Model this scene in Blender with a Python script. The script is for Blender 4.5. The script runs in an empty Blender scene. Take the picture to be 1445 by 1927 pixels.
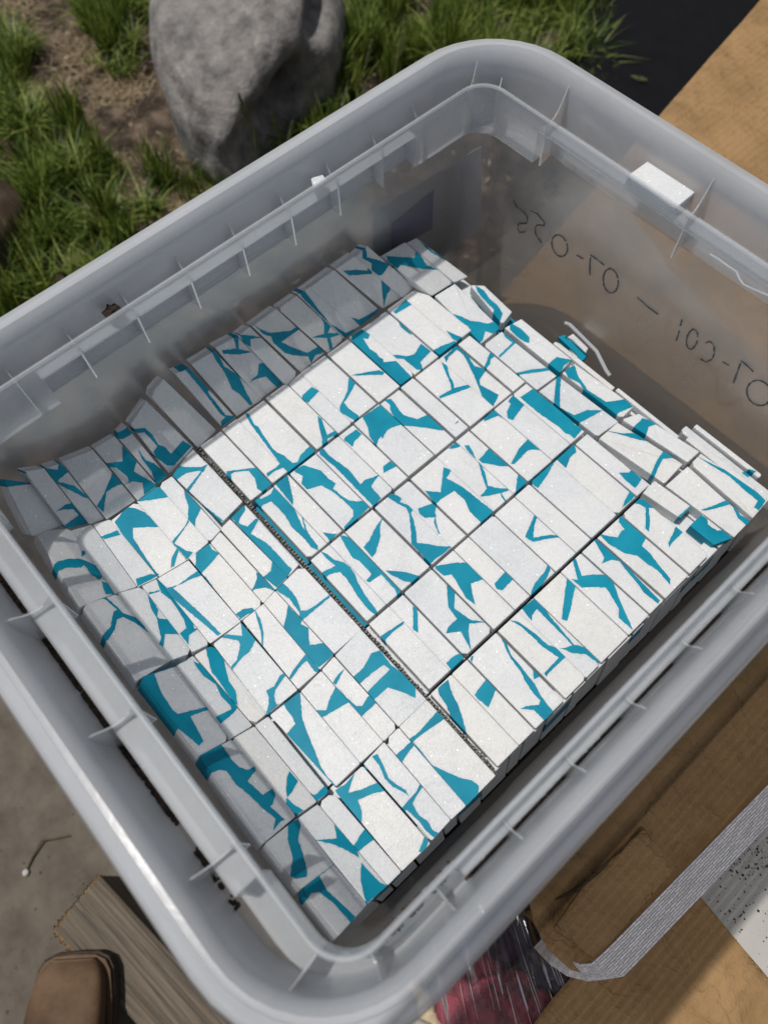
import bpy, bmesh, math, random
from mathutils import Vector, Matrix, noise
from mathutils.geometry import tessellate_polygon
scene = bpy.context.scene
COL = scene.collection
random.seed(7)

# ---------------------------------------------------------------- camera, sky, sun, exposure
S = 0.332            # metres per unit of "height of the camera above the tub's rim"
HG = 3.0             # the ground lies this many units below the camera
CAM = Vector((0, 0, HG * S))
F = 1391.06
RX = Vector((0.66912656, 0.74284011 * 1, -0.02140602))
RW = ((0.66912656, 0.6674726, -0.32672615), (0.74284011, -0.61340301, 0.26818897), (-0.02140602, -0.42215765, -0.90626966))
Wm = Matrix(RW)      # camera (x right, y down, z forward) -> world
cam_d = bpy.data.cameras.new('camera')
cam = bpy.data.objects.new('camera', cam_d)
COL.objects.link(cam)
m3 = Matrix((Wm @ Vector((1, 0, 0)), Wm @ Vector((0, -1, 0)), Wm @ Vector((0, 0, -1)))).transposed()
cam.matrix_world = Matrix.Translation(CAM) @ m3.to_4x4()
cam_d.sensor_fit = 'VERTICAL'
cam_d.sensor_height = 36.0
cam_d.lens = 36.0 * F / 1927.0
cam_d.clip_start = 0.02
cam_d.clip_end = 200.0
cam_d.dof.use_dof = True
cam_d.dof.focus_distance = 0.50
cam_d.dof.aperture_fstop = 7.0
scene.camera = cam

SUN_T, SUN_S = 0.21, 0.15          # how far the light drifts in +x and +y per unit it falls
sun_dir = Vector((-SUN_T, -SUN_S, 1)).normalized()   # towards the sun
world = bpy.data.worlds.new('World')
scene.world = world
world.use_nodes = True
wn = world.node_tree.nodes
wl = world.node_tree.links
bg = wn['Background']
sky = wn.new('ShaderNodeTexSky')
sky.sky_type = 'NISHITA'
sky.sun_disc = False
sky.sun_elevation = math.asin(sun_dir.z)
sky.sun_rotation = math.atan2(sun_dir.x, sun_dir.y)
hs = wn.new('ShaderNodeHueSaturation')
hs.inputs['Saturation'].default_value = 0.38        # a hazy, whitish summer sky
wl.new(sky.outputs[0], hs.inputs['Color']); wl.new(hs.outputs[0], bg.inputs[0])
bg.inputs[1].default_value = 0.070
sun_d = bpy.data.lights.new('sun', 'SUN')
sun_d.energy = 3.3
sun_d.angle = math.radians(0.53)
sun_d.color = (1.0, 0.96, 0.90)
sun = bpy.data.objects.new('sun', sun_d)
COL.objects.link(sun)
sun.rotation_euler = sun_dir.to_track_quat('Z', 'Y').to_euler()
scene.view_settings.view_transform = 'Standard'
scene.view_settings.look = 'None'
scene.view_settings.exposure = 0.0
scene.view_settings.gamma = 1.0
scene.view_settings.use_curve_mapping = False
scene.render.engine = 'CYCLES'
scene.cycles.transparent_max_bounces = 40
scene.cycles.max_bounces = 10
scene.cycles.diffuse_bounces = 4
scene.cycles.transmission_bounces = 6
scene.cycles.caustics_reflective = False
scene.cycles.caustics_refractive = False

# ---------------------------------------------------------------- measuring helpers
def ray(px, py):
    return Wm @ Vector(((px - 722.5) / F, (py - 963.5) / F, 1.0))
def at(px, py, h):
    """point of the place seen at (px, py), h units below the camera; in metres"""
    d = ray(px, py)
    return CAM + d * (-h * S / d.z)
def U(x, y, h):
    """unit coordinates -> metres"""
    return Vector((x * S, y * S, (HG - h) * S))
WIN = dict(A=(0,840),B=(240,680),C=(150,1040),D=(420,1040),E=(320,1300),F=(590,1280),G=(440,1440),P=(361,540),Q=(620,430),
           R=(722,720),T=(840,560),S=(1084,780),K=(900,900),M=(570,880),N=(740,1100),O=(361,780))
def wp(w, x, y):
    o = WIN[w]
    return o[0] + x / 4.003, o[1] + y / 4.003

# ---------------------------------------------------------------- materials
MATS = {}
def new_mat(name):
    m = bpy.data.materials.new(name)
    m.use_nodes = True
    MATS[name] = m
    nt = m.node_tree
    for n in list(nt.nodes): nt.nodes.remove(n)
    out = nt.nodes.new('ShaderNodeOutputMaterial')
    return m, nt, out
def N(nt, t, **kw):
    n = nt.nodes.new(t)
    for k, v in kw.items():
        if k in n.inputs.keys(): n.inputs[k].default_value = v
        else: setattr(n, k, v)
    return n
def ramp(nt, src, stops):
    r = nt.nodes.new('ShaderNodeValToRGB')
    e = r.color_ramp.elements
    while len(e) < len(stops): e.new(0.5)
    for i, (p, c) in enumerate(stops):
        e[i].position = p
        e[i].color = (c[0], c[1], c[2], 1) if len(c) >= 3 else (c[0],) * 3 + (1,)
    nt.links.new(src, r.inputs[0])
    return r
def simple(name, stops, scale=20, detail=6, rough=0.8, bump=0.3, bscale=None, spec=0.3, stretch=(1, 1, 1), bdist=0.002, metallic=0, dist=0.0):
    """noise-coloured rough surface"""
    m, nt, out = new_mat(name)
    tc = N(nt, 'ShaderNodeTexCoord')
    mp = N(nt, 'ShaderNodeMapping')
    mp.inputs['Scale'].default_value = stretch
    nt.links.new(tc.outputs['Object'], mp.inputs[0])
    n1 = N(nt, 'ShaderNodeTexNoise', Scale=scale, Detail=detail, Roughness=0.6, Distortion=dist)
    nt.links.new(mp.outputs[0], n1.inputs['Vector'])
    r = ramp(nt, n1.outputs['Fac'], stops)
    b = N(nt, 'ShaderNodeBsdfPrincipled', Roughness=rough, Metallic=metallic)
    b.inputs['Specular IOR Level'].default_value = spec
    nt.links.new(r.outputs[0], b.inputs['Base Color'])
    n2 = N(nt, 'ShaderNodeTexNoise', Scale=bscale or scale * 4, Detail=8, Roughness=0.65)
    nt.links.new(mp.outputs[0], n2.inputs['Vector'])
    bp = N(nt, 'ShaderNodeBump', Strength=bump, Distance=bdist)
    nt.links.new(n2.outputs['Fac'], bp.inputs['Height'])
    nt.links.new(bp.outputs[0], b.inputs['Normal'])
    nt.links.new(b.outputs[0], out.inputs[0])
    return m, nt, b, tc

# marble: white sugar-grained stone, each tile a little different
m, nt, out = new_mat('marble')
tc = N(nt, 'ShaderNodeTexCoord'); oi = N(nt, 'ShaderNodeObjectInfo')
geo = N(nt, 'ShaderNodeNewGeometry')
n1 = N(nt, 'ShaderNodeTexNoise', Scale=28, Detail=5, Roughness=0.6)
nt.links.new(geo.outputs['Position'], n1.inputs['Vector'])
r1 = ramp(nt, n1.outputs['Fac'], [(0.28, (0.61, 0.63, 0.66)), (0.5, (0.665, 0.68, 0.70)), (0.75, (0.70, 0.705, 0.71))])
vo = N(nt, 'ShaderNodeTexVoronoi', Scale=900)
nt.links.new(geo.outputs['Position'], vo.inputs['Vector'])
r2 = ramp(nt, vo.outputs['Color'], [(0.0, (0.92,) * 3), (1.0, (1.04,) * 3)])
mx = N(nt, 'ShaderNodeMix', data_type='RGBA', blend_type='MULTIPLY'); mx.inputs[0].default_value = 1
nt.links.new(r1.outputs[0], mx.inputs[6]); nt.links.new(r2.outputs[0], mx.inputs[7])
r3 = ramp(nt, oi.outputs['Random'], [(0.0, (0.93, 0.94, 0.95)), (0.5, (1.0, 1.0, 1.0)), (1.0, (1.0, 0.985, 0.955))])
mx2 = N(nt, 'ShaderNodeMix', data_type='RGBA', blend_type='MULTIPLY'); mx2.inputs[0].default_value = 1
nt.links.new(mx.outputs[2], mx2.inputs[6]); nt.links.new(r3.outputs[0], mx2.inputs[7])
sv = N(nt, 'ShaderNodeTexNoise', Scale=16, Detail=9, Roughness=0.7, Distortion=1.2)
nt.links.new(geo.outputs['Position'], sv.inputs['Vector'])
sr = ramp(nt, sv.outputs['Fac'], [(0.0, (1.0,) * 3), (0.485, (1.0,) * 3), (0.5, (0.90, 0.905, 0.91)), (0.515, (1.0,) * 3), (0.66, (1.0,) * 3), (0.75, (0.93, 0.90, 0.85))])
mx3 = N(nt, 'ShaderNodeMix', data_type='RGBA', blend_type='MULTIPLY'); mx3.inputs[0].default_value = 0.8
nt.links.new(mx2.outputs[2], mx3.inputs[6]); nt.links.new(sr.outputs[0], mx3.inputs[7])
sp = N(nt, 'ShaderNodeTexNoise', Scale=330, Detail=1)
nt.links.new(geo.outputs['Position'], sp.inputs['Vector'])
spr = ramp(nt, sp.outputs['Fac'], [(0.0, (0.45, 0.42, 0.38)), (0.20, (0.8, 0.78, 0.76)), (0.235, (1.0,) * 3)])
mx4 = N(nt, 'ShaderNodeMix', data_type='RGBA', blend_type='MULTIPLY'); mx4.inputs[0].default_value = 0.8
nt.links.new(mx3.outputs[2], mx4.inputs[6]); nt.links.new(spr.outputs[0], mx4.inputs[7])
gl_ = N(nt, 'ShaderNodeTexVoronoi', Scale=480)
nt.links.new(geo.outputs['Position'], gl_.inputs['Vector'])
gsep = N(nt, 'ShaderNodeSeparateColor'); nt.links.new(gl_.outputs['Color'], gsep.inputs[0])
g1 = N(nt, 'ShaderNodeMath', operation='GREATER_THAN'); g1.inputs[1].default_value = 0.975
nt.links.new(gsep.outputs[0], g1.inputs[0])
g2 = N(nt, 'ShaderNodeMath', operation='LESS_THAN'); g2.inputs[1].default_value = 0.28
nt.links.new(gl_.outputs['Distance'], g2.inputs[0])
g3 = N(nt, 'ShaderNodeMath', operation='MULTIPLY'); nt.links.new(g1.outputs[0], g3.inputs[0]); nt.links.new(g2.outputs[0], g3.inputs[1])
mx5 = N(nt, 'ShaderNodeMix', data_type='RGBA'); mx5.inputs[7].default_value = (0.98, 0.98, 0.98, 1)      # white specks: glints painted into the base colour
nt.links.new(g3.outputs[0], mx5.inputs[0]); nt.links.new(mx4.outputs[2], mx5.inputs[6])
b = N(nt, 'ShaderNodeBsdfPrincipled', Roughness=0.42)
b.inputs['Specular IOR Level'].default_value = 0.45
nt.links.new(mx5.outputs[2], b.inputs['Base Color'])
b.inputs['Subsurface Weight'].default_value = 0.5
b.inputs['Subsurface Radius'].default_value = (1.0, 0.95, 0.85)
b.inputs['Subsurface Scale'].default_value = 0.005
bp = N(nt, 'ShaderNodeBump', Strength=0.35, Distance=0.0006)
nz = N(nt, 'ShaderNodeTexNoise', Scale=420, Detail=5, Roughness=0.7)
nt.links.new(geo.outputs['Position'], nz.inputs['Vector'])
ad = N(nt, 'ShaderNodeMath', operation='ADD')
nt.links.new(vo.outputs['Distance'], ad.inputs[0]); nt.links.new(nz.outputs['Fac'], ad.inputs[1])
nt.links.new(ad.outputs[0], bp.inputs['Height']); nt.links.new(bp.outputs[0], b.inputs['Normal'])
# a few crystal faces shine: very low roughness where the cell value is high
vr = ramp(nt, vo.outputs['Color'], [(0.0, (0.5,) * 3), (0.90, (0.45,) * 3), (0.96, (0.12,) * 3)])
nt.links.new(vr.outputs[0], b.inputs['Roughness'])
nt.links.new(b.outputs[0], out.inputs[0])

# teal cast resin
m, nt, out = new_mat('resin')
geo = N(nt, 'ShaderNodeNewGeometry')
n1 = N(nt, 'ShaderNodeTexNoise', Scale=60, Detail=5)
nt.links.new(geo.outputs['Position'], n1.inputs['Vector'])
r0 = ramp(nt, n1.outputs['Fac'], [(0.25, (0.003, 0.19, 0.29)), (0.5, (0.005, 0.23, 0.345)), (0.75, (0.010, 0.255, 0.37))])
pit = N(nt, 'ShaderNodeTexVoronoi', Scale=260)
nt.links.new(geo.outputs['Position'], pit.inputs['Vector'])
pr = ramp(nt, pit.outputs['Distance'], [(0.0, (0.55,) * 3), (0.10, (0.75,) * 3), (0.16, (1.0,) * 3)])
oi_ = N(nt, 'ShaderNodeObjectInfo')
orr = ramp(nt, oi_.outputs['Random'], [(0.0, (0.86, 0.90, 0.92)), (1.0, (1.08, 1.04, 1.02))])
mq = N(nt, 'ShaderNodeMix', data_type='RGBA', blend_type='MULTIPLY'); mq.inputs[0].default_value = 1
nt.links.new(r0.outputs[0], mq.inputs[6]); nt.links.new(orr.outputs[0], mq.inputs[7])
mq2 = N(nt, 'ShaderNodeMix', data_type='RGBA', blend_type='MULTIPLY'); mq2.inputs[0].default_value = 0.6
nt.links.new(mq.outputs[2], mq2.inputs[6]); nt.links.new(pr.outputs[0], mq2.inputs[7])
b = N(nt, 'ShaderNodeBsdfPrincipled', Roughness=0.5)
b.inputs['Specular IOR Level'].default_value = 0.12
nt.links.new(mq2.outputs[2], b.inputs['Base Color'])
nz = N(nt, 'ShaderNodeTexNoise', Scale=700, Detail=6)
nt.links.new(geo.outputs['Position'], nz.inputs['Vector'])
bp = N(nt, 'ShaderNodeBump', Strength=0.15, Distance=0.0003)
nt.links.new(nz.outputs['Fac'], bp.inputs['Height']); nt.links.new(bp.outputs[0], b.inputs['Normal'])
nt.links.new(b.outputs[0], out.inputs[0])

def plastic(name, scatter, col=(0.68, 0.705, 0.75), tint=(0.97, 0.975, 0.98), rough=0.22, streak=0.25, gloss=0.55):
    """cloudy see-through polypropylene"""
    m, nt, out = new_mat(name)
    geo = N(nt, 'ShaderNodeNewGeometry')
    tr = N(nt, 'ShaderNodeBsdfTransparent'); tr.inputs[0].default_value = (*tint, 1)
    df = N(nt, 'ShaderNodeBsdfDiffuse'); df.inputs[0].default_value = (*col, 1)
    tl = N(nt, 'ShaderNodeBsdfTranslucent'); tl.inputs[0].default_value = (*col, 1)
    ms = N(nt, 'ShaderNodeMixShader'); ms.inputs[0].default_value = 0.5
    nt.links.new(df.outputs[0], ms.inputs[1]); nt.links.new(tl.outputs[0], ms.inputs[2])
    nz = N(nt, 'ShaderNodeTexNoise', Scale=9, Detail=7, Roughness=0.65)
    nt.links.new(geo.outputs['Position'], nz.inputs['Vector'])
    sc = N(nt, 'ShaderNodeMapRange'); sc.inputs['From Min'].default_value = 0.3; sc.inputs['From Max'].default_value = 0.75
    sc.inputs['To Min'].default_value = scatter * (1 - streak); sc.inputs['To Max'].default_value = scatter * (1 + streak)
    nt.links.new(nz.outputs['Fac'], sc.inputs['Value'])
    m1 = N(nt, 'ShaderNodeMixShader')
    nt.links.new(sc.outputs[0], m1.inputs[0]); nt.links.new(tr.outputs[0], m1.inputs[1]); nt.links.new(ms.outputs[0], m1.inputs[2])
    gl = N(nt, 'ShaderNodeBsdfGlossy'); gl.inputs['Roughness'].default_value = rough
    gl.inputs[0].default_value = (0.9, 0.9, 0.9, 1)
    fr = N(nt, 'ShaderNodeFresnel'); fr.inputs['IOR'].default_value = 1.42
    nb = N(nt, 'ShaderNodeTexNoise', Scale=160, Detail=6)
    nt.links.new(geo.outputs['Position'], nb.inputs['Vector'])
    bp = N(nt, 'ShaderNodeBump', Strength=0.12, Distance=0.0008)
    nt.links.new(nb.outputs['Fac'], bp.inputs['Height'])
    nt.links.new(bp.outputs[0], gl.inputs['Normal'])
    m2 = N(nt, 'ShaderNodeMixShader')
    fm = N(nt, 'ShaderNodeMath', operation='MULTIPLY'); fm.inputs[1].default_value = gloss
    nt.links.new(fr.outputs[0], fm.inputs[0]); nt.links.new(fm.outputs[0], m2.inputs[0]); nt.links.new(m1.outputs[0], m2.inputs[1]); nt.links.new(gl.outputs[0], m2.inputs[2])
    nt.links.new(m2.outputs[0], out.inputs[0])
    return m
plastic('tub_wall', 0.31, col=(0.52, 0.535, 0.555), rough=0.3, streak=0.35)
plastic('tub_collar', 0.30, col=(0.80, 0.82, 0.855), rough=0.45, gloss=0.25)
plastic('tub_rim', 0.58, col=(0.86, 0.885, 0.93), streak=0.2)
plastic('tub_rib', 0.42, col=(0.9, 0.92, 0.94))
plastic('tub_floor', 0.80, col=(0.035, 0.036, 0.038), gloss=0.3)  # near-black: shade of the gap beside the mosaic put into the floor colour
plastic('film', 0.06, col=(0.8, 0.8, 0.82), tint=(0.98, 0.98, 0.985), rough=0.12, gloss=1.0)

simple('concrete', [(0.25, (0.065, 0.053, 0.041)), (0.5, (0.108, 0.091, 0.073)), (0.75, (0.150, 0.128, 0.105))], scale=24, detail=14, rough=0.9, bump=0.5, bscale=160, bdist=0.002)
simple('soil', [(0.3, (0.012, 0.008, 0.006)), (0.48, (0.05, 0.035, 0.024)), (0.66, (0.17, 0.125, 0.09))], scale=22, detail=12, rough=0.95, bump=1.0, bscale=60, bdist=0.01)
simple('boulder_stone', [(0.28, (0.10, 0.095, 0.095)), (0.45, (0.20, 0.19, 0.185)), (0.6, (0.29, 0.27, 0.255)), (0.75, (0.42, 0.385, 0.35))], scale=34, detail=14, rough=0.9, bump=1.0, bscale=110, bdist=0.006)
simple('brown_stone', [(0.25, (0.035, 0.024, 0.016)), (0.8, (0.09, 0.06, 0.04))], scale=14, rough=0.9, bump=0.6)
simple('near_black', [(0.2, (0.002, 0.002, 0.003)), (0.8, (0.006, 0.006, 0.008))], scale=30, rough=0.6, bump=0.4, bdist=0.004, spec=0.1)
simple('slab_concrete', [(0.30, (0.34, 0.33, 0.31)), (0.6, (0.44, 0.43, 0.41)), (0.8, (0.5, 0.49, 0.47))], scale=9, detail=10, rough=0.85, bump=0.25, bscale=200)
simple('boot_leather', [(0.3, (0.050, 0.027, 0.014)), (0.5, (0.105, 0.062, 0.034)), (0.72, (0.17, 0.108, 0.065))], scale=14, detail=8, rough=0.75, bump=0.35, bscale=240)
simple('boot_sole', [(0.3, (0.03, 0.022, 0.017)), (0.8, (0.07, 0.052, 0.04))], scale=40, rough=0.85)
simple('dirt', [(0.3, (0.02, 0.014, 0.010)), (0.7, (0.10, 0.072, 0.052))], scale=300, rough=0.95, bump=0.8, bdist=0.001)
simple('dead_leaf', [(0.3, (0.02, 0.013, 0.009)), (0.8, (0.05, 0.035, 0.025))], scale=120, rough=0.9, bump=1.0, bdist=0.002)
simple('torn_kraft', [(0.3, (0.05, 0.03, 0.015)), (0.8, (0.14, 0.085, 0.045))], scale=90, rough=0.9, bump=1.0, bdist=0.002)
simple('ink', [(0.2, (0.004, 0.004, 0.005)), (0.8, (0.012, 0.012, 0.014))], scale=900, rough=0.5, bump=0.0)
simple('net', [(0.35, (0.10, 0.10, 0.10)), (0.65, (0.42, 0.43, 0.43))], scale=500, rough=0.3, bump=0.6, bdist=0.0008, spec=0.8)
simple('glue_edge', [(0.30, (0.035, 0.033, 0.03)), (0.55, (0.13, 0.125, 0.115)), (0.72, (0.32, 0.31, 0.29))], scale=420, rough=0.25, bump=1.0, bscale=700, bdist=0.0012, spec=0.9)
simple('twig', [(0.3, (0.05, 0.035, 0.02)), (0.8, (0.13, 0.10, 0.06))], scale=60, rough=0.9)
simple('paper_label', [(0.3, (0.45, 0.46, 0.50)), (0.8, (0.6, 0.6, 0.62))], scale=20, rough=0.8)
simple('purple_ink', [(0.3, (0.18, 0.17, 0.26)), (0.8, (0.25, 0.24, 0.33))], scale=20, rough=0.8)
simple('red_paper', [(0.30, (0.05, 0.002, 0.008)), (0.5, (0.19, 0.004, 0.022)), (0.72, (0.32, 0.012, 0.04)), (0.9, (0.30, 0.10, 0.13))], scale=70, rough=0.35, bump=1.0, bscale=120, stretch=(1, 1, 1), spec=0.6, bdist=0.004)
simple('dark_paper', [(0.30, (0.02, 0.012, 0.03)), (0.7, (0.06, 0.02, 0.06))], scale=26, rough=0.5, bump=0.5)
simple('grey_paper', [(0.30, (0.16, 0.15, 0.13)), (0.7, (0.30, 0.28, 0.25))], scale=26, rough=0.4, bump=0.5)
simple('gold_paper', [(0.30, (0.35, 0.26, 0.15)), (0.7, (0.5, 0.40, 0.25))], scale=26, rough=0.5, bump=0.3)
def leafy(name, c0, c1, c2):
    m, nt, out = new_mat(name)
    geo = N(nt, 'ShaderNodeNewGeometry')
    r = ramp(nt, geo.outputs['Random Per Island'], [(0.0, c0), (0.5, c1), (1.0, c2)])
    df = N(nt, 'ShaderNodeBsdfPrincipled', Roughness=0.5)
    df.inputs['Specular IOR Level'].default_value = 0.4
    nt.links.new(r.outputs[0], df.inputs['Base Color'])
    tl = N(nt, 'ShaderNodeBsdfTranslucent')
    nt.links.new(r.outputs[0], tl.inputs[0])
    ms = N(nt, 'ShaderNodeMixShader'); ms.inputs[0].default_value = 0.3
    nt.links.new(df.outputs[0], ms.inputs[1]); nt.links.new(tl.outputs[0], ms.inputs[2])
    nt.links.new(ms.outputs[0], out.inputs[0])
leafy('grass', (0.018, 0.040, 0.004), (0.09, 0.155, 0.014), (0.34, 0.38, 0.09))
leafy('straw', (0.16, 0.11, 0.06), (0.32, 0.24, 0.14), (0.50, 0.41, 0.27))
leafy('seedhead', (0.14, 0.17, 0.06), (0.20, 0.22, 0.09), (0.26, 0.27, 0.13))

def cardboard(name, base, ang):
    """kraft board with faint flute lines and blotches"""
    m, nt, out = new_mat(name)
    tc = N(nt, 'ShaderNodeTexCoord')
    mp = N(nt, 'ShaderNodeMapping'); mp.inputs['Rotation'].default_value = (0, 0, ang)
    nt.links.new(tc.outputs['Object'], mp.inputs[0])
    n1 = N(nt, 'ShaderNodeTexNoise', Scale=14, Detail=10, Roughness=0.65)
    nt.links.new(mp.outputs[0], n1.inputs['Vector'])
    k = base
    r = ramp(nt, n1.outputs['Fac'], [(0.28, [c * 0.74 for c in k]), (0.5, k), (0.74, [c * 1.18 for c in k])])
    # relief shading put into the colour: hollows darker, ridges lighter
    # wrinkles run across the board, flutes along it
    mw = N(nt, 'ShaderNodeMapping'); mw.inputs['Rotation'].default_value = (0, 0, ang + 0.4); mw.inputs['Scale'].default_value = (1.0, 1.35, 1)
    nt.links.new(tc.outputs['Object'], mw.inputs[0])
    n2 = N(nt, 'ShaderNodeTexNoise', Scale=34, Detail=8, Distortion=0.8)
    nt.links.new(mw.outputs[0], n2.inputs['Vector'])
    wv = N(nt, 'ShaderNodeTexWave', Scale=38, Distortion=0.7, Detail=2)
    wv.inputs['Detail Scale'].default_value = 2.0
    nt.links.new(mp.outputs[0], wv.inputs['Vector'])
    wa = N(nt, 'ShaderNodeTexNoise', Scale=6, Detail=3)
    nt.links.new(mp.outputs[0], wa.inputs['Vector'])
    wr = N(nt, 'ShaderNodeMapRange'); wr.inputs['From Min'].default_value = 0.45; wr.inputs['From Max'].default_value = 0.7
    wr.inputs['To Min'].default_value = 0.06; wr.inputs['To Max'].default_value = 0.13
    nt.links.new(wa.outputs['Fac'], wr.inputs['Value'])
    wm_ = N(nt, 'ShaderNodeMath', operation='MULTIPLY'); nt.links.new(wv.outputs['Fac'], wm_.inputs[0]); nt.links.new(wr.outputs[0], wm_.inputs[1])
    cr_ = N(nt, 'ShaderNodeTexVoronoi', Scale=9, feature='DISTANCE_TO_EDGE')
    cn = N(nt, 'ShaderNodeTexNoise', Scale=20, Detail=4)
    nt.links.new(mw.outputs[0], cn.inputs['Vector'])
    cm = N(nt, 'ShaderNodeMix', data_type='RGBA', blend_type='LINEAR_LIGHT'); cm.inputs[0].default_value = 0.06
    nt.links.new(mw.outputs[0], cm.inputs[6]); nt.links.new(cn.outputs['Color'], cm.inputs[7])
    nt.links.new(cm.outputs[2], cr_.inputs['Vector'])
    ce = N(nt, 'ShaderNodeMapRange'); ce.inputs['From Min'].default_value = 0.0; ce.inputs['From Max'].default_value = 0.035
    ce.inputs['To Min'].default_value = -0.10; ce.inputs['To Max'].default_value = 0.0
    nt.links.new(cr_.outputs['Distance'], ce.inputs['Value'])
    n3 = N(nt, 'ShaderNodeTexNoise', Scale=500, Detail=3)
    nt.links.new(mp.outputs[0], n3.inputs['Vector'])
    a0 = N(nt, 'ShaderNodeMath', operation='ADD'); nt.links.new(n2.outputs['Fac'], a0.inputs[0]); nt.links.new(wm_.outputs[0], a0.inputs[1])
    a1 = N(nt, 'ShaderNodeMath', operation='ADD'); nt.links.new(a0.outputs[0], a1.inputs[0]); nt.links.new(ce.outputs[0], a1.inputs[1])
    a2 = N(nt, 'ShaderNodeMath', operation='MULTIPLY_ADD'); a2.inputs[1].default_value = 0.12
    nt.links.new(n3.outputs['Fac'], a2.inputs[0]); nt.links.new(a1.outputs[0], a2.inputs[2])
    bp = N(nt, 'ShaderNodeBump', Strength=1.0, Distance=0.007)
    nt.links.new(a2.outputs[0], bp.inputs['Height'])
    b = N(nt, 'ShaderNodeBsdfPrincipled', Roughness=0.8)
    b.inputs['Specular IOR Level'].default_value = 0.125
    wc = ramp(nt, a1.outputs[0], [(0.30, (0.90, 0.89, 0.87)), (0.55, (1.0,) * 3), (0.85, (1.05, 1.05, 1.05))])
    wx = N(nt, 'ShaderNodeMix', data_type='RGBA', blend_type='MULTIPLY'); wx.inputs[0].default_value = 1
    nt.links.new(r.outputs[0], wx.inputs[6]); nt.links.new(wc.outputs[0], wx.inputs[7])
    nt.links.new(wx.outputs[2], b.inputs['Base Color']); nt.links.new(bp.outputs[0], b.inputs['Normal'])
    nt.links.new(b.outputs[0], out.inputs[0])
cardboard('kraft', (0.30, 0.185, 0.088), 0.0)
cardboard('kraft_flap', (0.30, 0.187, 0.09), 1.57)

# weathered wood
m, nt, out = new_mat('old_wood')
tc = N(nt, 'ShaderNodeTexCoord'); mp = N(nt, 'ShaderNodeMapping'); mp.inputs['Scale'].default_value = (0.7, 22, 22)
nt.links.new(tc.outputs['Object'], mp.inputs[0])
n1 = N(nt, 'ShaderNodeTexNoise', Scale=9, Detail=10, Roughness=0.65, Distortion=0.6)
nt.links.new(mp.outputs[0], n1.inputs['Vector'])
r = ramp(nt, n1.outputs['Fac'], [(0.3, (0.030, 0.023, 0.017)), (0.5, (0.11, 0.088, 0.065)), (0.72, (0.20, 0.16, 0.115))])
b = N(nt, 'ShaderNodeBsdfPrincipled', Roughness=0.85)
bp = N(nt, 'ShaderNodeBump', Strength=0.7, Distance=0.002)
nt.links.new(n1.outputs['Fac'], bp.inputs['Height']); nt.links.new(bp.outputs[0], b.inputs['Normal'])
nt.links.new(r.outputs[0], b.inputs['Base Color']); nt.links.new(b.outputs[0], out.inputs[0])
simple('raw_wood', [(0.3, (0.20, 0.11, 0.04)), (0.7, (0.42, 0.28, 0.13))], scale=60, rough=0.9, bump=1.0, bdist=0.003)

# woven strap
m, nt, out = new_mat('webbing')
tc = N(nt, 'ShaderNodeTexCoord'); mp = N(nt, 'ShaderNodeMapping'); mp.inputs['Rotation'].default_value = (0, 0, 0.0)
nt.links.new(tc.outputs['UV'], mp.inputs[0])
mp.inputs['Scale'].default_value = (1, 1, 1)
bt_ = N(nt, 'ShaderNodeTexBrick', Scale=1.0); bt_.offset = 0.5
bt_.inputs['Color1'].default_value = (0.85, 0.85, 0.85, 1); bt_.inputs['Color2'].default_value = (0.55, 0.55, 0.55, 1); bt_.inputs['Mortar'].default_value = (0, 0, 0, 1)
bt_.inputs['Mortar Size'].default_value = 0.014; bt_.inputs['Mortar Smooth'].default_value = 0.6
bt_.inputs['Brick Width'].default_value = 0.34; bt_.inputs['Row Height'].default_value = 0.083
nd = N(nt, 'ShaderNodeTexNoise', Scale=9, Detail=2)
nt.links.new(mp.outputs[0], nd.inputs['Vector'])
nm = N(nt, 'ShaderNodeMix', data_type='RGBA', blend_type='LINEAR_LIGHT'); nm.inputs[0].default_value = 0.02
nt.links.new(mp.outputs[0], nm.inputs[6]); nt.links.new(nd.outputs['Color'], nm.inputs[7])
nt.links.new(nm.outputs[2], bt_.inputs['Vector'])
mu = N(nt, 'ShaderNodeRGBToBW'); nt.links.new(bt_.outputs['Color'], mu.inputs[0])
r = ramp(nt, mu.outputs[0], [(0.0, (0.36, 0.33, 0.34)), (0.45, (0.52, 0.49, 0.50)), (0.85, (0.80, 0.77, 0.78))])
b = N(nt, 'ShaderNodeBsdfPrincipled', Roughness=0.45)
bp = N(nt, 'ShaderNodeBump', Strength=0.8, Distance=0.001)
nt.links.new(mu.outputs[0], bp.inputs['Height']); nt.links.new(bp.outputs[0], b.inputs['Normal'])
nt.links.new(r.outputs[0], b.inputs['Base Color']); nt.links.new(b.outputs[0], out.inputs[0])

# ---------------------------------------------------------------- object helpers
def tag(o, label=None, cat=None, group=None, kind=None):
    if label: o['label'] = label
    if cat: o['category'] = cat
    if group: o['group'] = group
    if kind: o['kind'] = kind
    return o
def empty(name, loc=(0, 0, 0)):
    o = bpy.data.objects.new(name, None)
    o.location = loc
    COL.objects.link(o)
    return o
def mesh_obj(name, verts, faces, mat, parent=None, smooth=False, loc=None, mats=None, fm=None):
    me = bpy.data.meshes.new(name)
    if loc is None: loc = Vector((0, 0, 0))
    loc = Vector(loc)
    me.from_pydata([tuple(Vector(v) - loc) for v in verts], [], faces)
    me.update()
    if mats:
        for q in mats: me.materials.append(MATS[q])
        for p, k in zip(me.polygons, fm): p.material_index = k
    else:
        me.materials.append(MATS[mat])
    if smooth: me.polygons.foreach_set('use_smooth', [True] * len(me.polygons))
    o = bpy.data.objects.new(name, me)
    o.location = loc if parent is None else loc - parent_world(parent)
    COL.objects.link(o)
    if parent is not None: o.parent = parent
    return o
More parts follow.
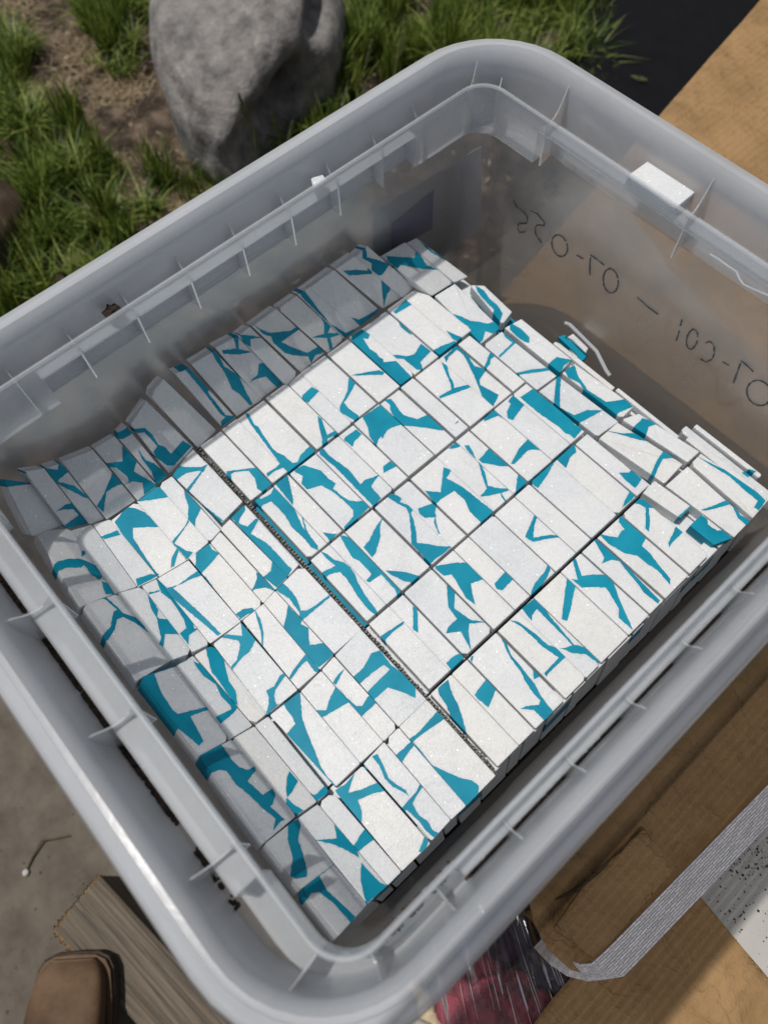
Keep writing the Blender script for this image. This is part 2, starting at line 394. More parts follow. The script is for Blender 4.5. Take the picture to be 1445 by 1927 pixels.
def parent_world(p):
    v = Vector(p.location)
    while p.parent is not None:
        p = p.parent; v = v + Vector(p.location)
    return v
def box_geo(c0, c1):
    x0, y0, z0 = c0; x1, y1, z1 = c1
    v = [(x0,y0,z0),(x1,y0,z0),(x1,y1,z0),(x0,y1,z0),(x0,y0,z1),(x1,y0,z1),(x1,y1,z1),(x0,y1,z1)]
    f = [(0,3,2,1),(4,5,6,7),(0,1,5,4),(1,2,6,5),(2,3,7,6),(3,0,4,7)]
    return v, f
class Geo:
    def __init__(s): s.v = []; s.f = []; s.m = []
    def add(s, v, f, m=0):
        k = len(s.v); s.v += [tuple(q) for q in v]; s.f += [tuple(i + k for i in g) for g in f]; s.m += [m] * len(f)
    def tube(s, pts, rad, n=6, m=0, cap=True):
        pts = [Vector(p) for p in pts]
        if not hasattr(rad, '__len__'): rad = [rad] * len(pts)
        k = len(s.v)
        for i, p in enumerate(pts):
            d = (pts[min(i + 1, len(pts) - 1)] - pts[max(i - 1, 0)]).normalized()
            a = d.cross(Vector((0, 0, 1)))
            if a.length < 1e-3: a = d.cross(Vector((1, 0, 0)))
            a.normalize(); b = d.cross(a)
            for j in range(n):
                t = 2 * math.pi * j / n
                s.v.append(tuple(p + (a * math.cos(t) + b * math.sin(t)) * rad[i]))
        for i in range(len(pts) - 1):
            for j in range(n):
                j2 = (j + 1) % n
                s.f.append((k + i*n + j, k + i*n + j2, k + (i+1)*n + j2, k + (i+1)*n + j)); s.m.append(m)
        if cap:
            s.f.append(tuple(k + j for j in range(n))); s.m.append(m)
            s.f.append(tuple(k + (len(pts)-1)*n + j for j in reversed(range(n)))); s.m.append(m)
    def build(s, name, mat, parent=None, smooth=False, loc=None, mats=None):
        return mesh_obj(name, s.v, s.f, mat, parent, smooth, loc, mats, s.m if mats else None)
def flat_poly(pts, thick, normal=Vector((0, 0, 1))):
    """solid plate from an outline; returns verts, faces"""
    n = len(pts)
    top = [Vector(p) for p in pts]; bot = [p - normal * thick for p in top]
    area = sum((top[i].x * top[(i+1) % n].y - top[(i+1) % n].x * top[i].y) for i in range(n))
    if area < 0: top.reverse(); bot.reverse()
    v = top + bot
    f = [tuple(range(n)), tuple(reversed(range(n, 2*n)))]
    for i in range(n):
        j = (i + 1) % n
        f.append((i, i + n, j + n, j))
    return v, f

# ================================================================ THE TUB
tub = tag(empty('storage_tub', U(-0.47, 0.5, 1.75)), 'large rectangular cloudy clear plastic storage tub with a rolled rim, filled with marble mosaic', 'plastic tub')
RIDGE = (-1.066, 0.117, -0.250, 1.250)
LIP = (-1.002, 0.053, -0.151, 1.161)
H_LIP, H_LEDGE, H_FLOOR, H_BOT = 1.055, 1.088, 1.165, 1.76
NX = (-0.835, -0.111); NY = (0.047, 0.963)           # where the raised ledge runs on each side
LEDGE = dict(A=0.034, B=0.044, C=0.043, D=0.020)
def ring(rect, r, h, notch=0.0):
    """closed loop; order C (low y), D (high x), B (high y), A (low x)"""
    x0, x1, y0, y1 = rect
    pts = []
    def side(name, fixed, lo, hi, n0, n1, horiz, rev):
        q = [(lo, 0), (n0, 0), (n0, 1), ((2*n0 + n1)/3, 1), ((n0 + 2*n1)/3, 1), (n1, 1), (n1, 0), (hi, 0)]
        if rev: q.reverse()
        o = LEDGE[name] * notch
        for c, k in q:
            off = o * k * (1 if name in 'DB' else -1)
            pts.append(U(c, fixed + off, h) if horiz else U(fixed + off, c, h))
    def corner(cx, cy, a0):
        for i in range(1, 9):
            a = math.radians(a0 + 90 * i / 9.0)
            pts.append(U(cx + r * math.cos(a), cy + r * math.sin(a), h))
    side('C', y0, x0 + r, x1 - r, NX[0], NX[1], True, False); corner(x1 - r, y0 + r, -90)
    side('D', x1, y0 + r, y1 - r, NY[0], NY[1], False, False); corner(x1 - r, y1 - r, 0)
    side('B', y1, x0 + r, x1 - r, NX[0], NX[1], True, True); corner(x0 + r, y1 - r, 90)
    side('A', x0, y0 + r, y1 - r, NY[0], NY[1], False, True); corner(x0 + r, y0 + r, 180)
    return pts
def grow(rect, o): return (rect[0] - o, rect[1] + o, rect[2] - o, rect[3] + o)
def shell(name, rings, mat, thick=0.0015, parent=tub, cap=False, offset=0):
    n = len(rings[0]); v = []; f = []
    for rg in rings: v += rg
    for k in range(len(rings) - 1):
        for i in range(n):
            j = (i + 1) % n
            a, b, c, d = k*n + i, k*n + j, (k+1)*n + j, (k+1)*n + i
            if (Vector(v[a]) - Vector(v[b])).length < 1e-6 and (Vector(v[c]) - Vector(v[d])).length < 1e-6: continue
            f.append((a, b, c, d))
    if cap: f.append(tuple((len(rings)-1)*n + i for i in range(n)))
    bm = bmesh.new()
    me = bpy.data.meshes.new(name)
    me.from_pydata([tuple(q) for q in v], [], f)
    bm.from_mesh(me)
    bmesh.ops.remove_doubles(bm, verts=bm.verts, dist=1e-6)
    bmesh.ops.dissolve_degenerate(bm, dist=1e-6, edges=bm.edges)
    bmesh.ops.recalc_face_normals(bm, faces=bm.faces)
    base = parent_world(parent) if parent else Vector((0, 0, 0))
    bmesh.ops.translate(bm, verts=bm.verts, vec=-base)
    for fc in bm.faces: fc.smooth = True
    bm.to_mesh(me); bm.free()
    me.materials.append(MATS[mat])
    o = bpy.data.objects.new(name, me); COL.objects.link(o)
    if parent: o.parent = parent
    md = o.modifiers.new('thickness', 'SOLIDIFY'); md.thickness = thick; md.offset = offset
    es = o.modifiers.new('edges', 'EDGE_SPLIT'); es.split_angle = math.radians(38)
    return o
R0 = 0.185
prof = [(0.030, 1.085), (0.021, 1.014), (0.016, 1.003), (-0.004, 0.9995), (-0.006, 0.9955), (-0.012, 0.9955), (-0.0145, 1.000), (-0.0225, 1.010),
        (-0.0240, 1.030), (-0.0245, 1.10), (-0.027, 1.150), (-0.030, 1.162), (-0.033, H_FLOOR)]
shell('rim', [ring(grow(RIDGE, o), R0 + o, h) for o, h in prof], 'tub_rim', 0.0020)
rl = 0.062
shell('collar', [ring(LIP, rl, H_LIP), ring(LIP, rl, H_LEDGE), ring(LIP, rl, H_LEDGE + 0.0001, 1.0), ring(LIP, rl, H_FLOOR, 1.0),
                 ring(grow(RIDGE, -0.034), R0 - 0.034, H_FLOOR + 0.0005)], 'tub_collar', 0.0014)
# the bright rounded bead on top of the collar
shell('lip_bead', [ring(grow(LIP, 0.0035), rl + 0.0035, H_LIP - 0.0005), ring(grow(LIP, 0.0015), rl, H_LIP - 0.004), ring(grow(LIP, -0.0015), rl, H_LIP - 0.004), ring(grow(LIP, -0.0035), rl - 0.0035, H_LIP - 0.0005)],
      'tub_collar', 0.0008)
BODY = (LIP[0] - 0.040, LIP[1] + 0.026, LIP[2] - 0.046, LIP[3] + 0.046)
body_prof = [(0.0, H_FLOOR + 0.004), (-0.012, 1.40), (-0.024, 1.66), (-0.030, 1.72), (-0.038, 1.745)]
shell('wall', [ring(grow(BODY, o), 0.085, h) for o, h in body_prof], 'tub_wall', 0.0014)
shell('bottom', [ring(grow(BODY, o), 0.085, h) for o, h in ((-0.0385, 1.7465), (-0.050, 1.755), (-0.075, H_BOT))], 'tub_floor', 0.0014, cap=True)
# ribs across the gutter
def rib(p_in, p_out, tall, flipz=0):
    """thin web from the collar (p_in) to the skirt (p_out), both in units (x, y)"""
    a = Vector(p_in); b = Vector(p_out); d = b - a; n = Vector((-d.y, d.x)).normalized() * 0.0015
    N_ = 7; top = []; bot = []
    for i in range(N_ + 1):
        t = i / N_
        q = a + d * t
        if tall: h = H_LIP + 0.002 - (H_LIP + 0.002 - 1.012) * t ** 2.2 + 0.012 * math.sin(math.pi * t)
        else: h = H_LIP + 0.003 + 0.020 * math.sin(math.pi * min(1, t * 1.1)) - 0.010 * t
        top.append((q, h))
        bot.append((q, H_FLOOR - 0.001))
    v = []; f = []
    for s_ in (-1, 1):
        for q, h in top + bot: v.append(U(q.x + n.x * s_, q.y + n.y * s_, h))
    m_ = N_ + 1; k2 = 2 * m_
    for i in range(N_):
        f.append((i, i+1, m_+i+1, m_+i)); f.append((k2+i, k2+m_+i, k2+m_+i+1, k2+i+1))
        f.append((i, k2+i, k2+i+1, i+1)); f.append((m_+i, m_+i+1, k2+m_+i+1, k2+m_+i))
    f.append((0, m_, k2+m_, k2)); f.append((N_, k2+N_, k2+m_+N_, m_+N_))
    return mesh_obj('rib', v, f, 'tub_rib', tub)
sx0, sx1, sy0, sy1 = grow(RIDGE, -0.027)
for y in (0.008, 0.130, 0.252, 0.376, 0.500, 0.622, 0.745, 0.868, 0.985):
    rib((LIP[0], y), (sx0, y), False); rib((LIP[1], y), (sx1, y), False)
for y in (-0.102, 1.108):
    rib((LIP[0], y), (sx0 + (0.03 if y > 0 else 0.03), y + (0.035 if y > 0 else -0.035)), True)
    rib((LIP[1], y), (sx1 - 0.01, y + (0.005 if y > 0 else -0.005)), True)
for x in (-0.157, -0.395, -0.62, -0.85):
    rib((x, LIP[2]), (x - 0.004, sy0), False)
for x in (-0.815, -0.45, -0.157):
    rib((x, LIP[3]), (x - 0.01, sy1), True)
for x in (-0.958, 0.010):
    rib((x, LIP[2]), (x + (0.01 if x > -0.5 else -0.03), sy0 + 0.012), True)
    rib((x, LIP[3]), (x + (0.03 if x > -0.5 else -0.03), sy1 - 0.012), True)

# ================================================================ THE MOSAIC
TILES = '''row R1 right -.929 -.741
T O 65 230 215 115
v O 265 430 485 403 600 520 530 580 500 560 480 480 430 420 320 430 290 450 300 500 270 480
T O 240 95 340 35
v O 565 445 640 400 675 360 720 420 690 395 620 425 575 465
T O 350 25 540 -115
v O 400 -15 430 0 470 80 500 95 530 150 600 250 640 290 690 310 760 370 800 360 820 310 895 235 940 265 830 420 720 440 440 60
T P 575 825 740 755
v P 948 975 975 995 995 1060 1018 1120 1020 1190 985 1210 985 1140 965 1060
v P 1015 1120 1090 1080 1110 1110 1060 1120 1018 1140
T P 735 710 830 655
v P 835 820 905 755 955 785 875 870 835 840
T P 840 640 1010 520
v P 1010 515 1030 522 1055 545 1040 550
v P 1185 680 1230 720 1200 780 1165 840 1140 870 1180 920 1250 970 1255 1000 1225 1000 1120 940 1120 900 1150 840 1175 790
T P 1045 500 1190 400
v Q 165 1105 310 1080 370 1070 410 1085 400 1100 300 1100 210 1105
T Q 170 820 255 755
v Q 170 810 240 760 300 800 290 830 250 825 300 910 350 940 370 970 400 985 405 1010 500 1000 625 1130 525 1215 480 1160 170 840
T Q 265 735 440 630
v Q 480 955 520 955 580 965 640 950 690 870 760 925 680 1005 700 1060 660 1060 560 980 510 975 480 960
v Q 515 695 600 780 620 800 600 790 540 740
T Q 490 635 600 535
v Q 485 630 585 530 630 565 500 640
v Q 790 915 850 885 940 850 960 870 800 990 790 930
T Q 632 565 700 462
v Q 880 770 960 810 1005 825 970 850 930 830
T Q 787 507 945 410 ; Q 1140 870 1290 750
v Q 930 645 990 665 1060 700 1120 705 1190 720 1260 700 1300 740 1225 790 1170 770 1150 840 1130 860 1060 790 1050 740 980 690
T Q 1050 435 1165 440 ; Q 1300 740 1375 640
v Q 1100 430 1160 470 1200 530 1260 580 1300 640 1280 700 1230 660 1240 610 1170 540 1120 480
row R2 right -.735 -.550
T O 465 630 620 545
v O 465 630 490 620 520 640 600 600 620 545 760 690 830 850 945 990 950 1020 905 1000 860 940 760 850 700 750 600 650 530 680 520 700 500 700 465 650
v O 825 745 840 800 860 870 945 1010 900 980 850 850
T O 635 525 730 455
v O 635 525 720 455 760 640 760 680
v O 990 890 1060 905 1090 900 1040 950
T O 755 430 935 295
v O 780 415 840 385 970 425 1020 480 1080 520 1060 560 1130 620 1180 650 1240 660 1320 650 1340 690 1160 865 1150 850 1220 770 1220 720 1150 650 1080 590 980 530 870 560 830 520 840 460 780 430
T O 965 285 1110 165
v O 965 270 990 260 1030 310 1180 420 1270 530 1300 500 1410 455 1350 530 1350 550 1420 630 1370 690 1080 390 970 300
T O 1130 150 1230 90
v O 1160 170 1240 115 1275 150 1220 200 1210 240 1150 190
v R 0 635 50 595 90 630 30 660 0 680
T P 1245 1025 1415 890
v P 1290 980 1420 890 1500 1000 1440 1100 1400 1150 1390 1200 1340 1120 1330 1060
v R -30 180 60 210 145 310 60 335 20 360 -10 420 -60 330
T Q 405 1310 535 1220
v Q 415 1290 460 1285 490 1320 520 1370 560 1410 660 1440 740 1405 860 1500 850 1520 740 1500 660 1490 560 1480 490 1420 460 1360 460 1330
v R 330 248 430 340 350 330 260 320 150 300 250 300
T Q 560 1195 635 1135
v R 535 310 560 290 555 300
T Q 665 1110 835 990
v Q 845 1010 880 1030 900 1110 930 1170 935 1205 1040 1180 1060 1195 830 1280 830 1265 920 1215 915 1170 880 1090
T Q 870 1010 960 885
v Q 865 970 960 880 1030 930 1060 1000 1090 1040 1180 1060 1125 1140 1130 1180 1270 1255 1230 1340 1150 1260 1140 1230 1100 1130 1050 1020 1010 950 960 910 890 970 880 1010
T T 297 500 355 430
v T 290 520 330 410 370 435 330 460 325 500 300 530
T T 275 355 415 250 ; T 680 700 835 590
v T 415 250 480 270 520 290 550 310 400 450 395 440 500 340 450 300
v T 520 570 640 545 780 530 790 545 680 560 600 570 540 580
T T 430 240 560 170 ; T 850 580 945 480
v T 480 190 560 240 620 300 620 340 590 330 530 290 480 240
v T 770 500 830 450 940 470 880 510 850 580 800 540
row R3 right -.544 -.364
T M 55 690 200 580
v M 135 630 170 650 240 700 310 720 350 750 390 810 410 870 470 970 540 1060 555 1090 540 1100 490 1060 410 960 370 890 330 830 280 780 200 800 150 840 150 790 250 740 180 680
T M 220 565 310 490
v M 280 510 370 530 740 935 710 955 700 920 590 800 500 860 480 850 520 800 430 700 380 680 330 600
T M 335 470 525 315
v M 600 375 575 450 580 520 545 640 520 670 460 600 510 540 540 470
v M 625 775 760 790 880 820 830 865 760 850 660 800
T M 555 285 690 185
v M 630 215 680 200 740 230 725 260 800 290 830 310 810 340 830 400 850 500 855 570 950 580 1010 595 1115 595 1060 640 1000 680 960 720 820 570 820 500 805 350 780 300 720 270
T M 715 180 800 95
v M 870 310 980 270 1000 290 990 340 1000 370 920 375 880 345
v M 995 370 1010 460 1030 500 1020 490 990 410
T M 830 70 1055 -75
v M 1060 0 1115 20 1075 80 1130 110 1200 150 1430 330 1340 410 1260 330 1220 240 1140 170 1030 240 1000 270 920 175 1040 190
T R 420 550 550 450
v R 490 495 550 450 580 470 560 485 510 495
v R 710 590 740 640 760 690 780 780 870 800 940 800 930 815 870 830 780 850 730 855 780 800 750 720
v R 880 830 920 890 915 890 890 860
T R 565 435 650 370
v R 610 475 640 475 665 520 690 570 650 530
v R 720 580 760 540 790 500 830 540 880 580 950 630 870 625 800 610 740 600
v R 1010 700 1085 755 995 835 1000 780
T R 670 340 840 210
v R 755 290 760 270 835 210 950 300 860 245 800 270
v R 960 610 1000 540 1020 500 1090 425 1190 510 1120 500 1080 510 1020 570 980 610
T R 855 200 970 100
v R 970 100 1060 160 1010 220 970 280 935 265 930 220 960 160 940 140
T R 995 90 1130 55
v R 1030 110 1130 50 1250 150 1360 230 1445 330 1440 400 1370 380 1300 310 1200 250 1100 170
v T 560 750 650 690 820 820 950 960 1030 980 960 1060 900 1000 800 940
T T 690 705 845 590 ; T 1135 1050 1300 935
v T 830 590 860 590 850 700 850 830 960 890 1060 850 1170 850 1040 920 990 945 960 920 870 850 810 800 820 700
T T 862 580 960 505 ; T 1312 925 1410 830
v T 890 550 960 510 990 600 1060 700 1200 790 1340 770 1400 820 1300 860 1270 890 1180 820 1070 740 1000 640 920 600
row R4 right -.358 -.180
T M 495 1170 650 1045
v M 590 1270 700 1200 770 1150 750 1180 680 1230 620 1290 610 1330
v M 590 1270 620 1280 620 1340 600 1330
T M 665 1030 755 955
v M 830 1050 855 1050 860 1130 865 1240 835 1220 835 1140
v N 400 590 450 550 520 510 550 545 440 640
T M 780 930 965 765
v M 1085 860 1110 880 1140 930 1135 1060 1200 1110 1260 1150 1380 1165 1250 1170 1240 1230 1265 1370 1240 1320 1190 1230 1080 1245 1100 1200 1165 1140 1100 1050 1090 950
T M 1000 745 1135 625
v M 1000 745 1060 735 1150 720 1240 720 1300 780 1370 835 1260 870 1270 950 1295 1030 1230 980 1150 840 1120 800 1060 810 1000 760
T M 1155 605 1250 525
v K 125 795 210 700 265 750 180 840 140 830
T R 660 1145 830 1005
v R 820 995 845 985 870 1005 840 1005
v K 400 860 430 790 500 710 530 640 520 600 545 640 520 730 420 890
T R 860 985 985 860
v K 355 440 430 260 440 280 415 360 410 450 540 430 650 440 530 450 410 475
T R 1010 850 1095 765
T R 1115 745 1290 600
v R 1105 745 1285 595 1230 690 1160 790 1145 780
T R 1300 580 1430 470
v R 1300 575 1430 460 1445 520 1400 560 1370 640
v K 1080 220 1110 160 1165 60 1200 90 1150 160
T T 980 1080 1055 1015
v S 325 440 400 440 455 390 520 430 465 520 440 550 360 480
T S 165 180 310 55 ; S 665 525 808 372
v S 220 120 340 145 400 145 450 145 575 205 480 190 340 150
v S 660 270 800 355 720 325 650 330 610 400 580 480 565 480 570 440 610 350
T S 330 45 465 0 ; S 832 375 925 290
v S 430 100 500 30 620 65 540 90 520 160 460 130
row R5 right -.173 .009
T N 300 840 450 690
v N 340 785 410 720 440 830 480 900 520 1020 550 1130 500 1080 440 1000 400 900 350 830
T N 465 665 560 575
v N 615 830 700 715 775 775 715 920 640 860
T N 585 545 780 370
v N 590 545 600 540 590 580 585 570
v N 800 370 850 450 880 530 940 600 970 640 1060 750 1100 830 1150 900 1210 970 1145 1030 1060 940 960 935 1000 920 1100 910 1110 870 1060 820 1000 730 960 650 890 560 850 480
v N 1050 640 1120 680 1060 710
T N 808 330 955 210
v N 880 270 940 285 1060 370 1160 460 1260 490 1310 530 1230 600 1160 670 1150 690 1140 670 1250 550 1120 460 1050 390 960 310
T N 970 195 1065 110
v N 970 180 1060 110 1120 160 1180 250 1250 330 1360 460 1310 490 1250 480 1330 480 1350 455 1280 380 1160 260 1080 180 1040 230 1040 270
v N 1280 480 1370 460 1460 480 1600 600 1580 620 1450 520 1340 510
T K 440 885 615 705
v K 670 740 730 800 710 870 690 980 665 1070 630 1060 650 900
T K 635 690 765 565
v K 710 610 730 610 775 740 850 730 980 730 1010 780 1050 900 1160 1140 1060 1050 1060 980 1000 880 960 820 860 815 780 820 700 760 750 770
T K 795 545 870 455
v K 865 455 900 440 1030 555 1030 580 1110 660 1180 740 1360 920 1350 940 1250 860 1200 790 1140 720 1060 620 1000 610 930 640 950 600 930 560
T K 905 425 1065 280
v K 910 420 980 440 1050 450 1080 400 1105 385 1060 330 1060 280 1270 420 1225 510 1290 570 1340 640 1440 760 1440 800 1350 690 1270 640 1200 580 1100 560 980 490
T S 345 725 465 600
v S 410 660 465 600 560 640 670 730 600 700 540 700 550 800 545 880 525 860 525 700 470 670
v S 770 800 835 840 790 890 720 960 700 1000 695 970 740 880
T S 495 590 588 492 ; S 782 785 868 692
v S 770 770 865 685 880 690 790 800
T S 850 838 945 745 ; S 1035 985 1180 932
v S 840 840 930 750 980 790 985 830 1060 880 1130 870 1190 930 1060 980 1030 990
T S 668 535 838 385 ; S 1190 930 1310 805
v S 940 720 1060 680 1150 640 1190 610 1220 620 1190 690 1230 760 1310 800 1280 830 1220 780 1170 670 1060 700 970 720
T S 848 380 930 300 ; S 1320 795 1440 655
v S 905 310 1050 390 1230 470 1370 600 1420 650 1370 720 1340 700 1370 650 1260 560 1150 460 1000 370
row L1 left -.92 -.738
T A 270 640 535 620 ; A 605 1210 860 1105
v A 385 915 440 870 520 850 600 850 660 870 720 900 770 980 750 1000 690 960 640 890 610 910 500 910 430 940
v A 620 830 620 790 640 790 640 810
v A 770 1020 830 1040 860 1110 800 1110
T A 545 632 695 590 ; A 870 1105 1030 1055
T A 705 588 830 550 ; A 1040 1055 1190 985
v A 770 680 885 635 905 665 790 695
v A 1030 1000 1140 965 1200 970 1040 1050
T A 840 560 1030 415 ; A 1200 980 1405 858
v A 870 570 950 470 1070 490 1130 530 1200 605 1000 610 1000 690 1070 800 1150 920 1200 970 1130 950 1100 930
v A 945 460 1020 470 1100 500 1000 530 940 530
v A 1340 760 1345 780 1310 900 1290 910 1300 840
T A 1035 415 1190 292 ; A 1410 855 1570 720
v A 1040 410 1110 350 1190 290 1265 380 1140 400 1060 410
v B 460 1190 460 1210 350 1370 440 1430 490 1440 450 1490 340 1360 440 1240
T B 232 932 335 868 ; B 615 1360 700 1270
v B 430 975 470 1000 550 1110 510 1190 505 1250 430 1320 440 1370 480 1445 430 1450 350 1350 460 1200 465 1090 440 1020
T B 345 860 485 655 ; B 712 1210 865 1055
v B 345 775 385 760 390 790 440 800 560 800 600 780 570 830 540 820 440 840 370 890 345 870
v B 560 830 590 800 460 980 440 975
v B 440 980 500 1030 600 1110 720 1200 700 1200 600 1130 500 1050
row L2 left -.736 -.546
T C 20 400 290 310 ; C 430 965 690 805
v C 150 330 200 340 290 420 330 460 420 490 480 550 520 600 430 530 330 480 280 500 260 580 210 660 175 630 240 560 260 450 290 430 200 350
T C 295 305 470 255 ; C 695 805 848 750
v C 515 320 550 370 590 430 580 480 600 500 660 505 760 610 700 610 640 610 630 710 605 690 620 640 600 560 590 500 545 420
T C 475 250 580 200 ; C 852 745 978 685
v C 520 305 600 285 600 290 530 310
v C 580 200 660 270 720 360 800 470 850 530 860 575 890 575 820 620 820 690 760 610 810 570 790 500 740 420 690 350 620 300
T C 590 195 820 60 ; C 982 682 1212 518
v C 590 200 660 270 740 250 890 140 920 170 850 190 700 265 800 360 960 510 1060 610 1040 620 900 500 730 360 600 240
T O -18 1080 138 975 ; O 371 1550 535 1425
v O 45 1050 50 1020 130 975 150 1020 205 1045 150 1110 75 1190 50 1165
v C 880 0 900 0 900 100 900 160 880 130
v C 930 160 990 240 1000 260 980 240
v O 455 1320 480 1310 480 1310 500 1250 490 1190 620 1320 560 1310 500 1300
v D 100 465 150 430 220 420 240 440 180 460 130 500 130 490
T O 145 968 215 885 ; O 540 1418 622 1325
v O 490 1190 545 1225 600 1110 700 1210 640 1330 560 1300 480 1310 450 1330 480 1280 495 1240
T O 217 862 288 790 ; O 628 1318 720 1225
v O 545 1225 600 1180 610 1110 600 1080 720 1220 640 1300 580 1250
T O 300 780 400 682 ; O 725 1220 803 1130
v O 300 775 400 685 400 720 360 780 350 820 420 850 450 820 480 790 510 780 440 900 560 970 640 1050 700 1120 750 1170 720 1220 640 1140 500 1000 380 860
row L3 left -.544 -.363
T C 450 945 728 855 ; E 225 485 448 362
v C 440 960 510 890 740 850 560 910 590 1000 620 1070 640 1100 700 1190 740 1220 960 1165 970 1180 830 1230 930 1420 900 1450 820 1380 600 1200 520 1080 460 1000
T C 735 850 855 780 ; C 1135 1400 1300 1300
v C 700 850 850 790 740 840
v C 860 820 920 850 980 920 1030 930 1180 1110 1190 1160 1150 1210 1060 1285 1030 1240 1150 1180 1140 1150 1070 1080 1030 990 940 930 900 880
T C 870 772 1000 698 ; C 1308 1292 1405 1212
v C 955 725 1000 700 1080 790 1100 890 1120 970 1170 1040 1190 1150 1160 1120 1030 930 1000 900 980 820
T C 1008 690 1212 530 ; D 330 1220 558 1032
v C 1060 640 1110 620 1200 630 1230 630 1215 530 1325 650 1280 740 1220 790 1150 880 1145 860 1190 810 1215 690 1200 660 1110 640
v D 330 1040 390 1010 430 930 460 910 470 920 390 1030 380 1080 400 1150 350 1180 330 1200 350 1140 350 1090
v D 330 1200 380 1160 420 1140 330 1220
T D 148 512 303 388 ; D 565 1025 722 885
v D 240 430 280 510 300 600 300 700 295 690 290 600 260 500
v D 500 940 530 890 620 770 720 870 720 900 690 890 630 810 590 840 510 950
T D 308 380 392 290 ; D 728 878 830 768
v D 490 400 590 510 580 540 640 570 640 630 650 700 750 685 830 765 780 810 720 860 620 760 460 560 480 480
T D 400 285 590 95 ; D 836 758 1038 578
v D 400 280 450 235 490 270 540 330 570 400 580 440 630 440 700 400 800 320 800 335 720 400 600 500 580 500 580 450 500 340 430 300
row L4 left -.361 -.170
T E 225 490 465 370 ; E 700 1150 945 942
v E 220 500 280 440 380 400 430 470 460 520 520 580 590 600 640 570 640 600 580 680 700 790 770 740 790 780 770 850 750 870 860 970 830 980 780 1050 800 960 700 880 600 780 500 700 430 600 370 590 300 620 250 570
T E 470 365 635 270 ; E 950 940 1105 832
v E 900 610 960 680 920 750 885 800 880 750 885 660
v E 880 810 930 860 1000 900 950 930 880 850
T E 645 260 740 195 ; E 1112 828 1195 760
v E 1010 740 1080 790 1110 780 1165 720 1195 760 1100 830 1050 780
T E 755 185 980 10 ; F 165 800 348 625
v E 860 100 980 10 980 60 990 200 1030 320 1080 440 1130 570 1180 650 1260 730 1200 760 1150 690 1070 570 1030 530 870 340 950 250 930 200 890 150
T D 588 1045 738 892 ; F 352 620 522 462
v D 850 1010 950 1120 880 1160 740 1240 700 1190 780 1190 800 1120
T D 745 885 835 785 ; F 528 458 630 352
v D 850 990 910 880 870 920 830 980
v D 860 1010 930 1100 1000 1160 1050 1160 1090 1090 1110 1080 1150 1130 1040 1230 940 1120
T D 845 775 1035 580 ; F 640 348 848 148
v D 980 940 1060 870 1120 760 1180 740 1260 850 1390 940 1445 1000 1445 1090 1360 1050 1240 1010 1160 1080 1120 1110 1080 1060 1180 960 1260 880 1210 840 1120 900 1020 990
row L5 left -.168 .017
T G 240 590 482 398 ; G 505 930 748 748
v G 415 450 480 405 500 450 480 560 510 650 545 780 545 835 470 850 430 830 450 700 410 550
T G 512 935 752 752 ; G 790 1280 1000 1050
v G 500 930 580 870 750 750 640 830 700 950 800 1040 910 1140 880 1180 830 1120 740 1020 640 950 580 960 550 1010
T G 490 398 632 297 ; G 1008 1040 1150 905
v G 620 565 780 555 760 450 920 640 940 690 860 640 750 590
v G 960 740 1060 850 1100 890 1150 910 1000 1040 980 960 960 870
T G 640 290 745 205 ; G 1158 902 1258 802
v G 905 610 990 480 1050 560 990 600 930 655
T G 765 192 968 8 ; G 1265 795 1478 590
v G 770 190 850 140 910 60 880 130 860 210 960 190 1080 135 1140 190 1040 210 930 260 960 350 960 460 880 370 780 220
v G 1395 650 1440 540 1470 560 1430 650
T F 380 630 530 468 ; F 888 1208 1028 1052
v F 445 575 480 560 520 640 560 740 620 790 690 830 720 880 700 850 600 800 540 740 500 640
v F 660 970 700 930 780 840 800 790 820 800 770 870 740 930 790 1020 850 1060 890 1130 950 1160 910 1180 850 1130 800 1060 700 970 680 990
T F 538 460 640 360 ; F 1035 1048 1145 945
v F 620 570 750 450 750 490 690 570 665 615
v F 740 450 780 500 830 570 800 530
T F 648 352 850 150 ; F 1150 940 1368 718
v F 720 450 800 390 930 240 985 290 860 370 780 430 740 470
v F 740 450 800 530 870 620 900 650 1100 740 1190 760 1240 800 1230 860 1145 940 1000 780 900 660 820 570
row B0 back 0 1
T A 40 250 250 280 ; A 240 680 500 592
v A -60 230 40 235 250 280 60 300 10 350 -80 320
T A 185 188 335 165 ; A 505 618 665 582
v A 170 240 185 190 200 200 180 240
v A 430 490 500 440 550 430 665 580 500 615 500 590 600 520 560 470 480 470
T A 342 165 460 125 ; A 675 588 790 548
v A 340 165 440 180 450 120 515 190 440 250 440 270 560 300 680 390 640 380 520 320 440 280 400 230
T A 470 122 695 20 ; A 800 545 1028 412
v A 850 200 920 280 880 290 800 340 780 490 735 450 790 360 830 260
T A 708 14 862 -78 ; A 1038 408 1188 296
v A 800 130 930 115 925 0 1030 110 1005 190 1180 290 1090 360 1080 270 1000 260 930 290 980 270 960 220 880 155 820 155
T A 872 -86 948 -158 ; A 1195 288 1258 222
v A 870 -80 970 -150 1030 -120 930 -60 900 -60
v A 1040 20 1100 110 1160 130 1260 215 1180 290 1150 190 1080 100
T B 12 465 158 302 ; B 335 860 482 640
v B 10 460 50 515 130 505 190 560 230 630 280 650 330 700 420 600 480 640 350 780 300 780 220 720 200 680 230 640 180 580 130 530 60 540 20 500
T B 165 252 282 138 ; B 545 660 668 518
T B 362 95 460 50 ; B 712 495 815 428
v B 360 90 460 45 620 210 600 230 740 410 820 410 710 490 710 450 740 420 700 390 590 240 440 60
T P 0 588 165 482 ; P 338 972 528 850
v P 150 480 190 490 240 600 350 670 400 780 455 880 440 890 360 800 310 770 250 640 180 540
